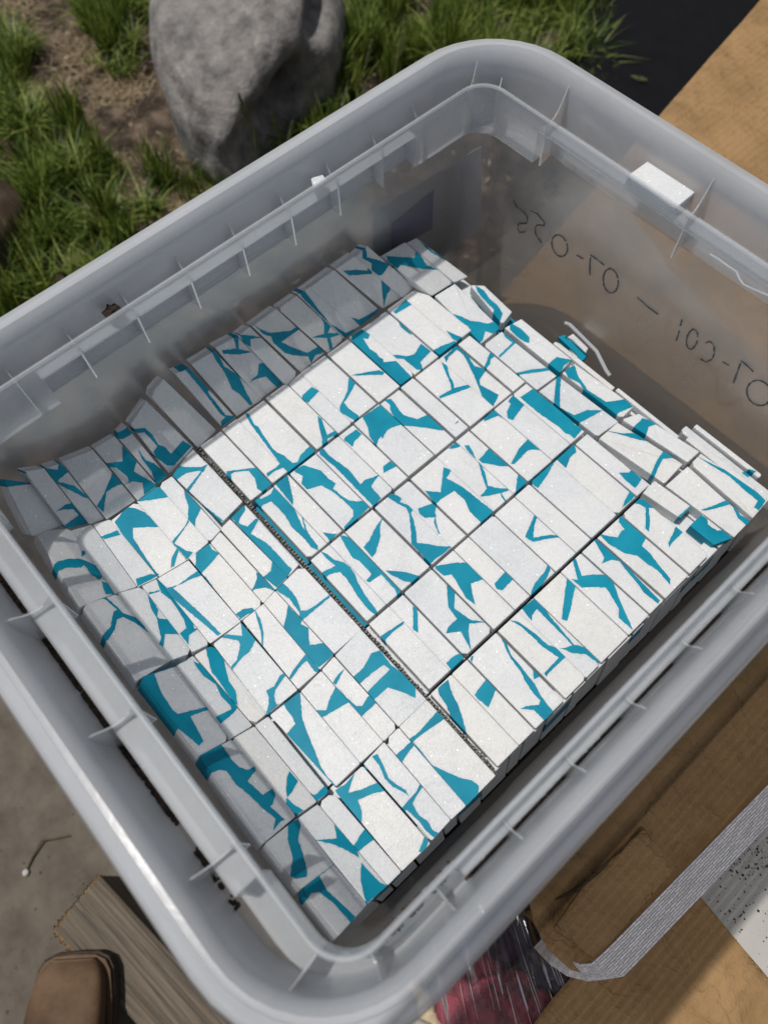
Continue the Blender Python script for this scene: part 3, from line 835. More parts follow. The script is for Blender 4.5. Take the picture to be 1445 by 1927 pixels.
v P 0 620 130 770 120 790 60 730
T P 195 448 342 370 ; P 532 838 690 722
v P 315 375 350 370 350 470 450 490 350 505 240 500 230 480 340 465
v P 510 580 570 570 620 630 690 715 650 760 620 730 560 670 480 690 440 715 500 660
T P 362 355 440 300 ; P 732 735 800 655
v P 360 360 440 370 540 380 440 390 440 450 400 420
T P 470 285 640 165 ; P 842 635 1000 498
v P 465 280 510 320 590 350 740 335 800 300 810 315 670 415 760 460 870 500 950 455 1000 490 930 510 900 570 880 520 760 510 700 490 620 420 600 370 540 350
T P 668 155 798 68 ; P 1042 490 1143 392
v P 970 220 1040 300 1020 350 1110 350 1100 360 1040 380 1060 460 1040 470 1020 380 900 380 1000 355 1000 280
T P 820 50 900 -5 ; P 1160 382 1245 312
v P 815 40 850 35 950 170 1040 280 1160 350 1240 310 1160 385 960 200 830 70
T P 908 -12 1075 -128 ; P 1252 305 1410 175
v Q 165 670 220 690 300 650 400 580 420 610 240 740 200 700
T Q 65 300 188 208 ; Q 412 592 560 512
v Q 105 320 200 315 290 320 280 240 300 260 320 340 150 350
v Q 390 370 460 430 450 470 430 490 410 580 400 480
T Q 205 205 288 130 ; Q 572 520 640 442
v Q 250 150 270 150 280 220 360 240 450 270 400 340 370 350 320 310 320 260 250 220
v Q 420 510 540 490 430 515
T Q 405 198 565 105 ; Q 782 500 942 405
v Q 430 210 640 225 650 180 680 200 730 280 820 310 700 300 530 270 510 300 440 240
T Q 595 100 650 75 ; Q 950 400 1045 362
v Q 670 95 720 130 800 190 900 240 860 230 760 170'''
TH = 0.0098
def cz(y):
    """how far the left part of the mosaic climbs the tub's wall (units)"""
    P = [(-0.20, 0.10), (-0.15, 0.085), (-0.10, 0.045), (-0.06, 0.012), (-0.03, 0.0), (2, 0.0)]
    if y <= P[0][0]: return P[0][1]
    for (a, b), (c, d) in zip(P, P[1:]):
        if a <= y <= c: return b + (d - b) * (y - a) / (c - a)
    return 0.0
H0 = 1.45
def on_sheet(w, x, y, curl):
    p = wp(w, x, y); d = ray(*p); h = H0
    if curl:
        for _ in range(12): h = H0 - cz(d.y * h / -d.z)
    return CAM + d * (-h * S / d.z)
def on_x(w, x, y, X):
    p = wp(w, x, y); d = ray(*p)
    return CAM + d * (X * S / d.x)
def clip_poly(poly, quad):
    out = list(poly)
    n = len(quad)
    area = sum(quad[i].x * quad[(i+1) % n].y - quad[(i+1) % n].x * quad[i].y for i in range(n))
    sg = 1 if area > 0 else -1
    for i in range(n):
        a, b = quad[i], quad[(i+1) % n]; e = b - a
        def ins(p): return sg * (e.x * (p.y - a.y) - e.y * (p.x - a.x))
        res = []
        for k in range(len(out)):
            p, q = out[k], out[(k+1) % len(out)]
            dp, dq = ins(p), ins(q)
            if dp >= 0: res.append(p)
            if (dp >= 0) != (dq >= 0): res.append(p + (q - p) * (dp / (dp - dq)))
        out = res
        if len(out) < 3: return []
    return out
def rough(poly, seed):
    """broken-stone edge: split long edges and nudge the new points"""
    out = []
    rnd = random.Random(seed)
    n = len(poly)
    for i in range(n):
        a, b = poly[i], poly[(i+1) % n]; d = b - a; L = d.length
        k = max(1, int(L / 0.0016)); nrm = Vector((-d.y, d.x)) / max(L, 1e-9)
        out.append(a)
        ph = rnd.uniform(0, 100)
        for j in range(1, k):
            t = j / k
            amp = 0.00030 * min(1, 4 * t * (1 - t) + 0.3)
            out.append(a + d * t + nrm * amp * (noise.noise(Vector((ph + t * L * 420, 0, 0))) * 1.6 + rnd.uniform(-.35, .35)))
    return out
RB = random.Random(3)
def swell(q, g):
    out = []; n = len(q)
    area = sum(q[i].x * q[(i+1) % n].y - q[(i+1) % n].x * q[i].y for i in range(n)); sg = 1 if area > 0 else -1
    for i in range(n):
        e1 = q[i] - q[i-1]; e2 = q[(i+1) % n] - q[i]
        if e1.length < 1e-6 or e2.length < 1e-6: out.append(q[i]); continue
        e1.normalize(); e2.normalize()
        k = Vector((e1.y + e2.y, -e1.x - e2.x)) * sg
        if k.length > 0.2: k = k.normalized()
        out.append(q[i] + k * g)
    return out
tile_count = 0
def make_tile(cs, veins, parent, gap, lift, name='tile', th=TH, bev=0.00040, flat=1.0, worn=True):
    """cs: TL TR BR BL in metres; veins: polygons in photo pixels"""
    global tile_count
    tile_count += 1
    c = (cs[0] + cs[1] + cs[2] + cs[3]) / 4
    nrm = (cs[2] - cs[0]).cross(cs[1] - cs[3]).normalized()
    if nrm.z < 0: nrm = -nrm
    u = (cs[1] - cs[0]).normalized(); u = (u - nrm * u.dot(nrm)).normalized(); v = nrm.cross(u)
    # a slight wobble so neighbouring tops never share a plane
    q2 = []
    for p in cs:
        q = p - c
        q2.append(Vector((q.dot(u), q.dot(v))))
    def shrink(q, g):
        out = []
        n = len(q); area = sum(q[i].x * q[(i+1) % n].y - q[(i+1) % n].x * q[i].y for i in range(n)); sg = 1 if area > 0 else -1
        for i in range(n):
            a, b, d_ = q[i-1], q[i], q[(i+1) % n]
            e1 = (b - a).normalized(); e2 = (d_ - b).normalized()
            n1 = Vector((-e1.y, e1.x)) * sg; n2 = Vector((-e2.y, e2.x)) * sg
            k = n1 + n2; k = k / max(0.3, k.dot(n1))
            out.append(b + k * g)
        return out
    # worn corners: every corner a hair, some clearly broken
    pq = []
    for i in range(4):
        a, c_, e = q2[i-1], q2[i], q2[(i+1) % 4]
        k = RB.uniform(0.0003, 0.0007)
        if worn and RB.random() < 0.13: k = RB.uniform(0.0012, 0.0032)
        k1 = min(k * RB.uniform(.7, 1.4), (a - c_).length * .3); k2 = min(k * RB.uniform(.7, 1.4), (e - c_).length * .3)
        pq.append(c_ + (a - c_).normalized() * k1); pq.append(c_ + (e - c_).normalized() * k2)
    outer = shrink(pq, gap); inner = shrink(pq, gap + bev)
    M_ = len(pq)
    tx, ty = RB.uniform(-.004, .004) * flat, RB.uniform(-.005, .005) * flat
    def P(q, z): return c + u * q.x + v * q.y + nrm * (z + lift + q.x * tx + q.y * ty)
    V = [P(q, 0) for q in inner] + [P(q, -bev * 0.9) for q in outer] + [P(q, -th) for q in outer]
    Fc = [tuple(range(M_)), tuple(3 * M_ - 1 - i for i in range(M_))]
    for i in range(M_):
        j = (i + 1) % M_
        Fc.append((i, i + M_, j + M_, j)); Fc.append((i + M_, i + 2 * M_, j + 2 * M_, j + M_))
    # orientation
    t_ = (V[2] - V[0]).cross(V[4] - V[0])
    if t_.dot(nrm) < 0: Fc = [tuple(reversed(f)) for f in Fc]
    t = mesh_obj(name, V, Fc, 'marble', parent, loc=c)
    for k, (w, pl) in enumerate(veins):
        q = []
        for x, y in pl:
            d = ray(*wp(w, x, y))
            o = c + nrm * lift
            s_ = (o - CAM).dot(nrm) / d.dot(nrm)
            h = CAM + d * s_ - c
            q.append(Vector((h.dot(u), h.dot(v))))
        q = rough(swell(q, 0.00042), tile_count * 31 + k)
        bg_ = shrink(pq, gap - 0.00008 - 0.00004 * k)
        q = clip_poly(q, bg_)
        # drop repeats
        qq = []
        for p in q:
            if not qq or (p - qq[-1]).length > 0.00008: qq.append(p)
        if len(qq) > 2 and (qq[0] - qq[-1]).length < 0.00008: qq.pop()
        if len(qq) < 3: continue
        ar = sum(qq[i].x * qq[(i+1) % len(qq)].y - qq[(i+1) % len(qq)].x * qq[i].y for i in range(len(qq))) / 2
        if abs(ar) < 2e-7: continue
        if ar < 0: qq.reverse()
        m_ = len(qq); zt = 0.00008 + 0.00004 * k
        V = [P(p, zt) for p in qq] + [P(p, -th + 0.0003) for p in qq]
        tri = tessellate_polygon([[Vector((p.x, p.y, 0)) for p in qq]])
        Fc = []
        for a_, b_, c_ in tri:
            e = (qq[b_] - qq[a_]); g = (qq[c_] - qq[a_])
            Fc.append((a_, b_, c_) if e.x * g.y - e.y * g.x > 0 else (a_, c_, b_))
        for i in range(m_):
            j = (i + 1) % m_
            Fc.append((i, i + m_, j + m_, j))
        mesh_obj('resin_vein', V, Fc, 'resin', t, loc=c)
    return t
sheetL = tag(empty('mosaic_sheet', U(-0.45, 0.03, 1.484)), 'marble and teal mosaic sheet left of the dark seam, curling up the tub wall', 'mosaic sheet', 'mosaic sheets laid in the tub')
sheetR = tag(empty('mosaic_sheet', U(-0.45, 0.57, 1.484)), 'largest marble and teal mosaic sheet, lying flat right of the dark seam', 'mosaic sheet', 'mosaic sheets laid in the tub')
sheetB = tag(empty('mosaic_sheet', U(-0.45, 0.97, 1.484)), 'narrow mosaic strip of teal-veined marble along the wall with the handwriting', 'mosaic sheet', 'mosaic sheets laid in the tub')
rows = []
for ln in TILES.strip().split('\n'):
    t = ln.split()
    if t[0] == 'row': rows.append([t[1], t[2], float(t[3]), float(t[4]), []])
    elif t[0] == 'T': rows[-1][4].append([ln[2:], []])
    elif t[0] == 'v':
        q = [float(a) for a in t[2:]]
        rows[-1][4][-1][1].append((t[1], list(zip(q[0::2], q[1::2]))))
for nm, kind, X0, X1, ts in rows:
    for spec, veins in ts:
        parts = [p.split() for p in spec.split(';')]
        w = parts[0][0]; a = [float(z) for z in parts[0][1:5]]
        if len(parts) == 1:
            pl = on_sheet(w, a[0], a[1], False); pr = on_sheet(w, a[2], a[3], False)
            lift = RB.choice((-0.0006, -0.0002, 0.0002, 0.0006, 0.0010))
            z = pl.z
            gl_ = 0.0074 * S if pl.y > 0.25 * S else 0.0015 * S
            cs = [Vector((X0 * S, pl.y - gl_, z)), Vector((X0 * S, pr.y, z)), Vector((X1 * S, pr.y, z)), Vector((X1 * S, pl.y - gl_, z))]
            make_tile(cs, veins, sheetR, 0.0001, lift)
        else:
            w2 = parts[1][0]; b = [float(z) for z in parts[1][1:5]]
            if kind == 'right':
                cs = [on_sheet(w, a[0], a[1], False), on_sheet(w, a[2], a[3], False), on_sheet(w2, b[2], b[3], False), on_sheet(w2, b[0], b[1], False)]
                yc = sum(p.y for p in cs) / 4 / S
                make_tile(cs, veins, sheetB if yc > 0.91 else sheetR, 0.0004, 0.0022 if yc > 0.985 else 0.0)
            elif kind == 'left':
                cs = [on_sheet(w, a[0], a[1], True), on_sheet(w, a[2], a[3], True), on_sheet(w2, b[2], b[3], True), on_sheet(w2, b[0], b[1], True)]
                make_tile(cs, veins, sheetL, -0.00022, RB.uniform(-.00010, .00010), bev=0.00022, flat=0.25)
            else:
                cs = [on_x(w, a[0], a[1], -0.995), on_x(w, a[2], a[3], -0.995), on_sheet(w2, b[2], b[3], True), on_sheet(w2, b[0], b[1], True)]
                yc = sum(p.y for p in cs) / 4 / S
                if yc > 0.36:
                    cs[0].y -= 0.006 * S; cs[3].y -= 0.006 * S
                make_tile(cs, veins, sheetL if yc < 0.3 else (sheetR if yc < 0.91 else sheetB), 0.0000, RB.uniform(-.0003, .0006))
# glass-fibre net showing along the seam and in the hole
seam = Geo()
rs = random.Random(5)
for i in range(120):
    x = -0.93 + i * 0.94 / 120
    y = 0.2262 + rs.uniform(-.0010, .0010)
    r_ = rs.uniform(0.0004, 0.0009)
    c_ = U(x, y, H0 + rs.uniform(0.001, 0.006))
    v_, f_ = box_geo(c_ - Vector((r_, r_ * 1.3, r_)), c_ + Vector((r_, r_ * 1.3, r_)))
    seam.add(v_, f_)
seam.build('net_knots', 'glue_edge', sheetR)['kind'] = 'stuff'
gl = Geo()
n_ = 120; vs = []; fs = []
for i in range(n_ + 1):
    x = -0.985 + i * 1.0 / n_
    hh = H0 + 0.004
    if x < -0.93: hh = H0 - (-0.93 - x) * 2.4 + 0.004
    for y, dh in ((0.2212, 0.016), (0.2228, 0.007), (0.2255, 0.004), (0.2285, 0.007), (0.2310, 0.016)):
        vs.append(U(x, y + rs.uniform(-.0006, .0006), hh + dh + rs.uniform(-.0012, .0012)))
for i in range(n_):
    for k in range(4):
        a_ = i * 5 + k
        fs.append((a_, a_ + 5, a_ + 6, a_ + 1))
mesh_obj('glue_edge', vs, fs, 'glue_edge', sheetR, smooth=True)
net = Geo()
for i in range(9):
    x = -0.72 + i * 0.012
    net.tube([U(x, 0.84, 1.479), U(x, 0.93, 1.478)], 0.0005, 4)
for i in range(8):
    y = 0.845 + i * 0.012
    net.tube([U(-0.75, y, 1.480), U(-0.60, y, 1.479)], 0.0005, 4)
net.build('backing_net', 'net', sheetR)['kind'] = 'stuff'

# the sheets below: the one whose edge hangs over the front of the pile, then the rest of the pile
pat = (0.0715, 0.0345, 0.0585)
hang = tag(empty('mosaic_sheet', U(0.02, 0.45, 1.62)), 'lower mosaic sheet whose grey shaded edge tiles hang over the front of the pile', 'mosaic sheet', 'mosaic sheets laid in the tub')
y = -0.160; k = 0; rh = random.Random(11)
while y < 1.03:
    wdt = pat[k % 3]; k += 1
    xa = 0.0125 + rh.uniform(-.0015, .0015); xb = 0.034 + rh.uniform(-.003, .003)
    cs = [U(xa, y, 1.464), U(xa, y + wdt, 1.464), U(xb, y + wdt, 1.640), U(xb, y, 1.640)]
    nrm = (cs[2] - cs[0]).cross(cs[1] - cs[3]).normalized()
    t = make_tile(cs, [], hang, 0.0003, 0.0)
    if k % 4 == 2 or k % 7 == 3:
        u0 = rh.uniform(0.1, 0.6)
        A_ = cs[0].lerp(cs[3], u0 * 0.5); B_ = cs[1].lerp(cs[2], u0 * 0.3); C_ = cs[1].lerp(cs[2], u0 * 0.3 + rh.uniform(.15, .5)); D_ = cs[0].lerp(cs[3], u0 * 0.5 + rh.uniform(.1, .4))
        nn = Vector((1, 0, 0.15)).normalized() * 0.00012
        v_ = [p + nn for p in (A_, B_, C_, D_)] + [p - nn * 60 for p in (A_, B_, C_, D_)]
        mesh_obj('resin_vein', v_, [(0,1,2,3), (7,6,5,4), (0,4,5,1), (1,5,6,2), (2,6,7,3), (3,7,4,0)], 'resin', t, loc=cs[0])
    y += wdt + 0.004
for xa, xb, ya, yb, ha in ((-0.585, -0.40, 1.036, 1.049, 1.462), (-0.395, -0.215, 1.044, 1.055, 1.464), (-0.200, -0.02, 1.056, 1.072, 1.462), (-0.225, 0.030, 1.076, 1.098, 1.478), (-0.21, -0.03, 1.102, 1.114, 1.470)):
    make_tile([U(xa, ya, ha), U(xa, yb, ha), U(xb, yb, ha), U(xb, ya, ha)], [('S', [(1250, 440), (1300, 415), (1350, 430), (1290, 470)])], hang, 0.0001, 0.0)
pile = Geo()
ri = random.Random(4)
for L in range(8):
    ht = 1.483 + L * 0.0335
    for r_ in range(5):
        x0 = -0.922 + r_ * 0.1865; yy = -0.130 + ri.uniform(-.01, .01); kk = ri.randrange(3)
        while yy < 1.03:
            wd = min(pat[kk % 3], 1.040 - yy); kk += 1
            dx = 0.0 if r_ < 4 else -0.014
            ex = 0.0
            v_, f_ = box_geo(U(x0, yy + ex, ht + 0.029), U(x0 + 0.1815 + dx, yy + wd + ex, ht))
            pile.add(v_, f_, 1 if ri.random() < 0.18 else 0)
            yy += wd + 0.004
pl_o = pile.build('mosaic_pile', None, None, mats=['marble', 'resin'])
tag(pl_o, 'pile of further marble and teal mosaic sheets under the top sheets', 'mosaic pile', kind='stuff')

# ================================================================ SMALL THINGS IN THE TUB
def chunk(name, pts_top, th, mat, loc=None, parent=None, down=Vector((0, 0, -1))):
    top = [Vector(p) for p in pts_top]
    v, f = flat_poly(top, th)
    return mesh_obj(name, v, f, mat, parent, loc=top[0])
# loose white block on the ledge behind
pts = [at(1219, 302, 1.060), at(1309, 360, 1.060), at(1270, 392, 1.060), at(1180, 330, 1.060)]
o = chunk('marble_block', pts, 0.0088, 'marble')
bv = o.modifiers.new('b', 'BEVEL'); bv.width = 0.0008; bv.segments = 2
tag(o, 'loose plain white marble block resting in the gutter of the rim', 'marble block')
# white chip and teal chip, dead leaf
pts = [at(585, 335, 1.06), at(607, 329, 1.06), at(614, 338, 1.06), at(590, 353, 1.06)]
tag(chunk('stone_chip', pts, 0.004, 'marble'), 'small pale stone chip caught by a rib in the back gutter', 'stone chip')
pts = [at(811, 1667, 1.10), at(819, 1662, 1.10), at(822, 1671, 1.10), at(813, 1680, 1.10)]
tag(chunk('resin_chip', pts, 0.003, 'resin'), 'tiny teal resin chip in the dirt of the front gutter', 'resin chip')
lf = [(193, 590), (203, 582), (203, 573), (210, 577), (216, 572), (224, 577), (232, 584), (226, 588), (212, 596), (204, 601)]
v = [at(x, y, 1.065 + 0.006 * math.sin(i * 2.1)) for i, (x, y) in enumerate(lf)] + [at(211, 586, 1.052)]
f = [(i, (i + 1) % 10, 10) for i in range(10)]
o = mesh_obj('dead_leaf', v, f, 'dead_leaf', loc=v[10])
sm = o.modifiers.new('s', 'SOLIDIFY'); sm.thickness = 0.0008
tag(o, 'crumpled dark brown dead leaf in the back gutter', 'dead leaf')
# dirt lines in the gutter
def dirt_line(x0, y0, x1, y1, wd, seed, n=170, patchy=0.5):
    g = Geo(); r_ = random.Random(seed)
    a = Vector((x0, y0)); b = Vector((x1, y1)); L = (b - a).length; nn = Vector((-(b - a).y, (b - a).x)).normalized()
    for i in range(n):
        t = r_.random()
        if noise.noise(Vector((t * 9 + seed, seed, 0))) * 1.5 + 0.5 < patchy * r_.random() * 1.6: continue
        q = a + (b - a) * t + nn * r_.gauss(0, wd)
        s_ = r_.uniform(0.0006, 0.0024)
        c = U(q.x, q.y, H_FLOOR) + Vector((0, 0, 0.0012))
        vv = []
        for k in range(6):
            an = k * math.pi / 3 + r_.uniform(-.3, .3)
            vv.append(c + Vector((math.cos(an) * s_ * r_.uniform(.6, 1.3), math.sin(an) * s_ * r_.uniform(.6, 1.3), 0)))
        vv.append(c + Vector((0, 0, s_ * 0.6)))
        g.add(vv, [(k, (k + 1) % 6, 6) for k in range(6)])
    return g
g = dirt_line(-0.62, -0.2135, -0.34, -0.2135, 0.0022, 2, 700, 0.1)
g2 = dirt_line(-0.86, -0.2135, -0.105, -0.2135, 0.002, 3, 900, 0.5)
g3 = dirt_line(0.0845, 0.05, 0.0845, 0.96, 0.0017, 5, 2600, 0.42)
g4 = dirt_line(0.057, -0.09, 0.057, 0.045, 0.0010, 7, 300, 0.2)
for q in (g2, g3, g4): g.add(q.v, q.f)
tag(g.build('gutter_dirt', 'dirt'), 'dark dirt and grit collected along the gutter of the rim', 'dirt', kind='stuff')

# handwriting on the outside of the far short wall, read in mirror from inside
def on_wall(px, py, off=0.0):
    d = ray(px, py)
    # wall plane leans: y = y0 - k * (h - H_FLOOR)
    y0 = BODY[3] + 0.004 + off; k = 0.030 / 0.555
    # d.y*s/S = y0 - k*(-d.z*s/S - H_FLOOR)
    s_ = (y0 + k * H_FLOOR) / (d.y + k * -d.z)
    return CAM + d * s_ * S
def strokes(lst, rad, name, label):
    g = Geo()
    for st in lst:
        rk = random.Random(len(g.v) + 3)
        q = []
        for p, p2 in zip(st, st[1:]): q += [(p[0] + (p2[0] - p[0]) * k / 3, p[1] + (p2[1] - p[1]) * k / 3) for k in range(3)]
        q.append(st[-1])
        g.tube([on_wall(*p) for p in q], [rad * rk.choice((0.7, 0.9, 1.0, 1.1, 1.2)) for _ in q], 5)
    o = g.build(name, 'ink', tub)
    return o
def oval(cx, cy, rx, ry, rot, a0=0, a1=360, n=18):
    out = []
    for i in range(n + 1):
        a = math.radians(a0 + (a1 - a0) * i / n); r0 = math.radians(rot)
        x, y = rx * math.cos(a), ry * math.sin(a)
        out.append((cx + x * math.cos(r0) - y * math.sin(r0), cy + x * math.sin(r0) + y * math.cos(r0)))
    return out
ink = [oval(1428, 739, 25, 22, 50, 10, 365), [(1380, 720), (1388, 697), (1395, 679), (1404, 686), (1417, 699)], [(1359, 680), (1371, 687)],
       [(1327, 645), (1336, 642), (1343, 650), (1344, 664), (1339, 676), (1328, 681), (1318, 675)],
       oval(1302, 638, 10, 19, 12, 0, 340), [(1283, 601), (1280, 612)], [(1278, 622), (1272, 641)],
       [(1199, 559), (1216, 575), (1238, 591)], oval(1149, 528, 14, 23, -6, 0, 350),
       [(1110, 517), (1110, 498), (1111, 479), (1122, 487), (1137, 499)], [(1085, 480), (1098, 487)],
       oval(1053, 462, 14, 21, -18, 0, 350),
       [(998, 396), (1012, 402), (1024, 418), (1024, 424), (1012, 422), (1006, 428), (1008, 440), (1014, 450), (1020, 457)],
       [(966, 376), (972, 388), (988, 401), (993, 410), (990, 420), (977, 420), (973, 428), (978, 437), (988, 436)]]
o = strokes(ink, 0.00090, 'handwriting', '')
o['label'] = 'thin black marker writing reading 07-C01 - 07-055 on the outside'
# paper label stuck outside the long back wall, near the corner
def on_wall_a(px, py):
    d = ray(px, py); x0 = BODY[0] - 0.005; k = -0.030 / 0.555
    s_ = (x0 + k * H_FLOOR) / (d.x + k * -d.z)
    return CAM + d * s_ * S
v = [on_wall_a(*p) for p in ((700, 395), (905, 275), (905, 430), (790, 510), (700, 545))]
pl_ = mesh_obj('paper_label', v, [(0, 1, 2, 3, 4)], 'paper_label', tub)
md = pl_.modifiers.new('t', 'SOLIDIFY'); md.thickness = 0.0003
v = [on_wall_a(*p) + Vector((0.0008, 0, 0)) for p in ((735, 420), (815, 355), (812, 430), (735, 472))]
lp = mesh_obj('label_print', v, [(0, 1, 2, 3)], 'purple_ink', pl_)

# bits in the gap beside the mosaic: a fragment, a tie, a plastic thread
pts = [at(1058, 640, 1.56), at(1078, 628, 1.56), at(1106, 655, 1.56), at(1092, 684, 1.56)]
fr = chunk('marble_fragment', pts, 0.012, 'marble')
tag(fr, 'broken marble and teal fragment standing in the gap beside the far wall', 'marble fragment')
v_, f_ = flat_poly([at(1050, 634, 1.555), at(1062, 630, 1.555), at(1106, 668, 1.555), at(1092, 682, 1.555), at(1086, 668, 1.555)], 0.004)
mesh_obj('resin_vein', v_, f_, 'resin', fr)
def strip(name, pix, h, wd, mat, thick=0.0006, up=False):
    pts = [at(x, y, hh) for (x, y), hh in zip(pix, h if hasattr(h, '__len__') else [h] * len(pix))]
    v = []; f = []
    for i, p in enumerate(pts):
        d = (pts[min(i+1, len(pts)-1)] - pts[max(i-1, 0)]).normalized()
        n = d.cross(Vector((0, 0, 1))).normalized() * wd * 0.5
        v += [p - n, p + n]
    for i in range(len(pts) - 1): f.append((2*i, 2*i+1, 2*i+3, 2*i+2))
    o = mesh_obj(name, v, f, mat, loc=pts[0])
    md = o.modifiers.new('t', 'SOLIDIFY'); md.thickness = thick
    return o
o = strip('plastic_tie', [(1062, 606), (1072, 610), (1090, 628), (1108, 646), (1122, 660), (1132, 680), (1140, 696), (1147, 706)], 1.50, 0.0028, 'tub_rim', 0.0014)
tag(o, 'thin translucent plastic tie curving out of the gap beside the mosaic', 'plastic tie')
g = Geo()
g.tube([at(x, y, 1.09) for x, y in ((1335, 478), (1352, 488), (1368, 500), (1385, 511), (1390, 524), (1398, 535), (1412, 542), (1428, 549), (1445, 556))], 0.0006, 5)
tag(g.build('plastic_thread', 'tub_rim', loc=at(1390, 524, 1.09)), 'fine curled white plastic thread hanging below the lip by the handwriting', 'thread')

# ================================================================ GROUND AND SURROUNDINGS
def sheet_ground(name, x0, x1, y0, y1, z, mat, n=60, amp=0.0, seed=0, holes=None):
    v = []; f = []
    for j in range(n + 1):
        for i in range(n + 1):
            x = x0 + (x1 - x0) * i / n; y = y0 + (y1 - y0) * j / n
            v.append((x, y, z + amp * (noise.noise(Vector((x * 5 + seed, y * 5, 0))) + 0.5 * noise.noise(Vector((x * 17, y * 17 + seed, 3))))))
    for j in range(n):
        for i in range(n):
            a = j * (n + 1) + i
            f.append((a, a + 1, a + n + 2, a + n + 1))
    o = mesh_obj(name, v, f, mat, smooth=True)
    o['kind'] = 'structure'
    return o
sheet_ground('ground', -60, 60, -60, 60, -0.03, 'soil', 40)
XE = -0.62                                             # where the concrete stops and the planted soil begins (metres)
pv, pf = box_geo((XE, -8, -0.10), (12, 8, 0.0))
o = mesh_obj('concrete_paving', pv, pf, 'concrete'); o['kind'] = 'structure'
sheet_ground('soil_bed', -3.2, XE + 0.02, -1.6, 3.4, 0.0, 'soil', 170, 0.030, 3)

def gp(px, py, z=0.0):
    p = at(px, py, HG - z / S)
    return p
# boulder
def rockmesh(name, c, rad, rot, seed, mat, amp, sub=5, dents=(), taper=0.0):
    bm = bmesh.new()
    bmesh.ops.create_icosphere(bm, subdivisions=sub, radius=1.0)
    R_ = Matrix.Rotation(rot, 3, 'Z')
    for vtx in bm.verts:
        p = vtx.co.copy(); d = p.normalized()
        # squarish shoulders
        q = Vector([math.copysign(abs(a) ** 0.80, a) for a in d])
        k = 1 + amp * noise.noise(d * 1.3 + Vector((seed, 0, 0))) + amp * 0.45 * noise.noise(d * 3.1 + Vector((0, seed, 0))) + amp * 0.12 * noise.noise(d * 9 + Vector((0, 0, seed)))
        for dd, wdt, dep in dents:
            a_ = d.angle(Vector(dd).normalized())
            k -= dep * math.exp(-(a_ / wdt) ** 2)
        q = q * k
        if taper: k_ = 1.0 - (1 - taper) * max(0.0, d.x) ** 1.6; q = Vector((q.x, q.y * k_, q.z * (0.5 + 0.5 * k_)))
        q = Vector((q.x * rad[0], q.y * rad[1], q.z * rad[2]))
        vtx.co = R_ @ q
    me = bpy.data.meshes.new(name); bm.to_mesh(me); bm.free()
    me.materials.append(MATS[mat]); me.polygons.foreach_set('use_smooth', [True] * len(me.polygons))
    o = bpy.data.objects.new(name, me); COL.objects.link(o); o.location = c
    return o
bd = gp(378, 335) - gp(520, -260)
o = rockmesh('boulder', gp(470, 100, 0.085), (0.30, 0.175, 0.165), math.atan2(bd.y, bd.x), 4.3, 'boulder_stone', 0.10,
             dents=[((0.62, 0.74, 0.02), 0.32, 0.42), ((0.50, 0.80, 0.34), 0.18, 0.36), ((0.80, 0.50, 0.16), 0.26, 0.26), ((0.05, 0.85, 0.55), 0.15, 0.26)], taper=0.40)
tag(o, 'big rounded grey boulder standing in the grass behind the tub', 'boulder')
o = rockmesh('stone', gp(-25, 470, 0.03), (0.07, 0.13, 0.09), math.radians(40), 9.1, 'brown_stone', 0.10)
tag(o, 'dark brown stone half hidden in grass at the left', 'stone')
# near-black sheet added to fill the dark area at the back right
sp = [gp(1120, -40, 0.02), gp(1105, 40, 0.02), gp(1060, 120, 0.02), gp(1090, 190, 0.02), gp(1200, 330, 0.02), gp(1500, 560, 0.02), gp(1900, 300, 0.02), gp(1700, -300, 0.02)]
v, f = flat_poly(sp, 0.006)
o = mesh_obj('black_sheet', [p + Vector((0, 0, 0.03)) for p in v], f, 'near_black')
tag(o, 'black sheet filling the dark area on the ground behind the cardboard', 'ground cloth')

# grass
def blades(specs, name, mat, label, cat, kind='stuff'):
    """specs: (px, py, radius in px, count, height, lean, width)"""
    v = []; f = []
    r_ = random.Random(len(specs) * 7 + len(name))
    for (px, py, rp, n, hgt, lean, wd) in specs:
        for _ in range(n):
            a = r_.uniform(0, 2 * math.pi); rr = rp * math.sqrt(r_.random())
            b = gp(px + rr * math.cos(a), py + rr * math.sin(a), 0)
            b.z = 0.0
            h = hgt * r_.uniform(0.45, 1.15); la = r_.uniform(0, 2 * math.pi); ln = lean * r_.uniform(0.2, 1.3) * h
            d = Vector((math.cos(la), math.sin(la), 0))
            w_ = wd * r_.uniform(0.6, 1.3); sd = Vector((-d.y, d.x, 0)) * w_
            k = len(v)
            for t, ws in ((0, 1.0), (0.4, 0.9), (0.75, 0.6)):
                c = b + d * ln * t * t + Vector((0, 0, h * (t - 0.30 * (lean * t * t if lean > .8 else 0))))
                v += [c - sd * ws, c + sd * ws]
            v.append(b + d * ln + Vector((0, 0, h * (1.0 - (0.35 if lean > .8 else 0)))))
            f += [(k, k+1, k+3, k+2), (k+2, k+3, k+5, k+4), (k+4, k+5, k+6)]
    me = bpy.data.meshes.new(name); me.from_pydata([tuple(p) for p in v], [], f); me.update()
    me.materials.append(MATS[mat])
    o = bpy.data.objects.new(name, me); COL.objects.link(o)
    tag(o, label, cat, kind=kind)
    return o
G_ = []
rg = random.Random(21)
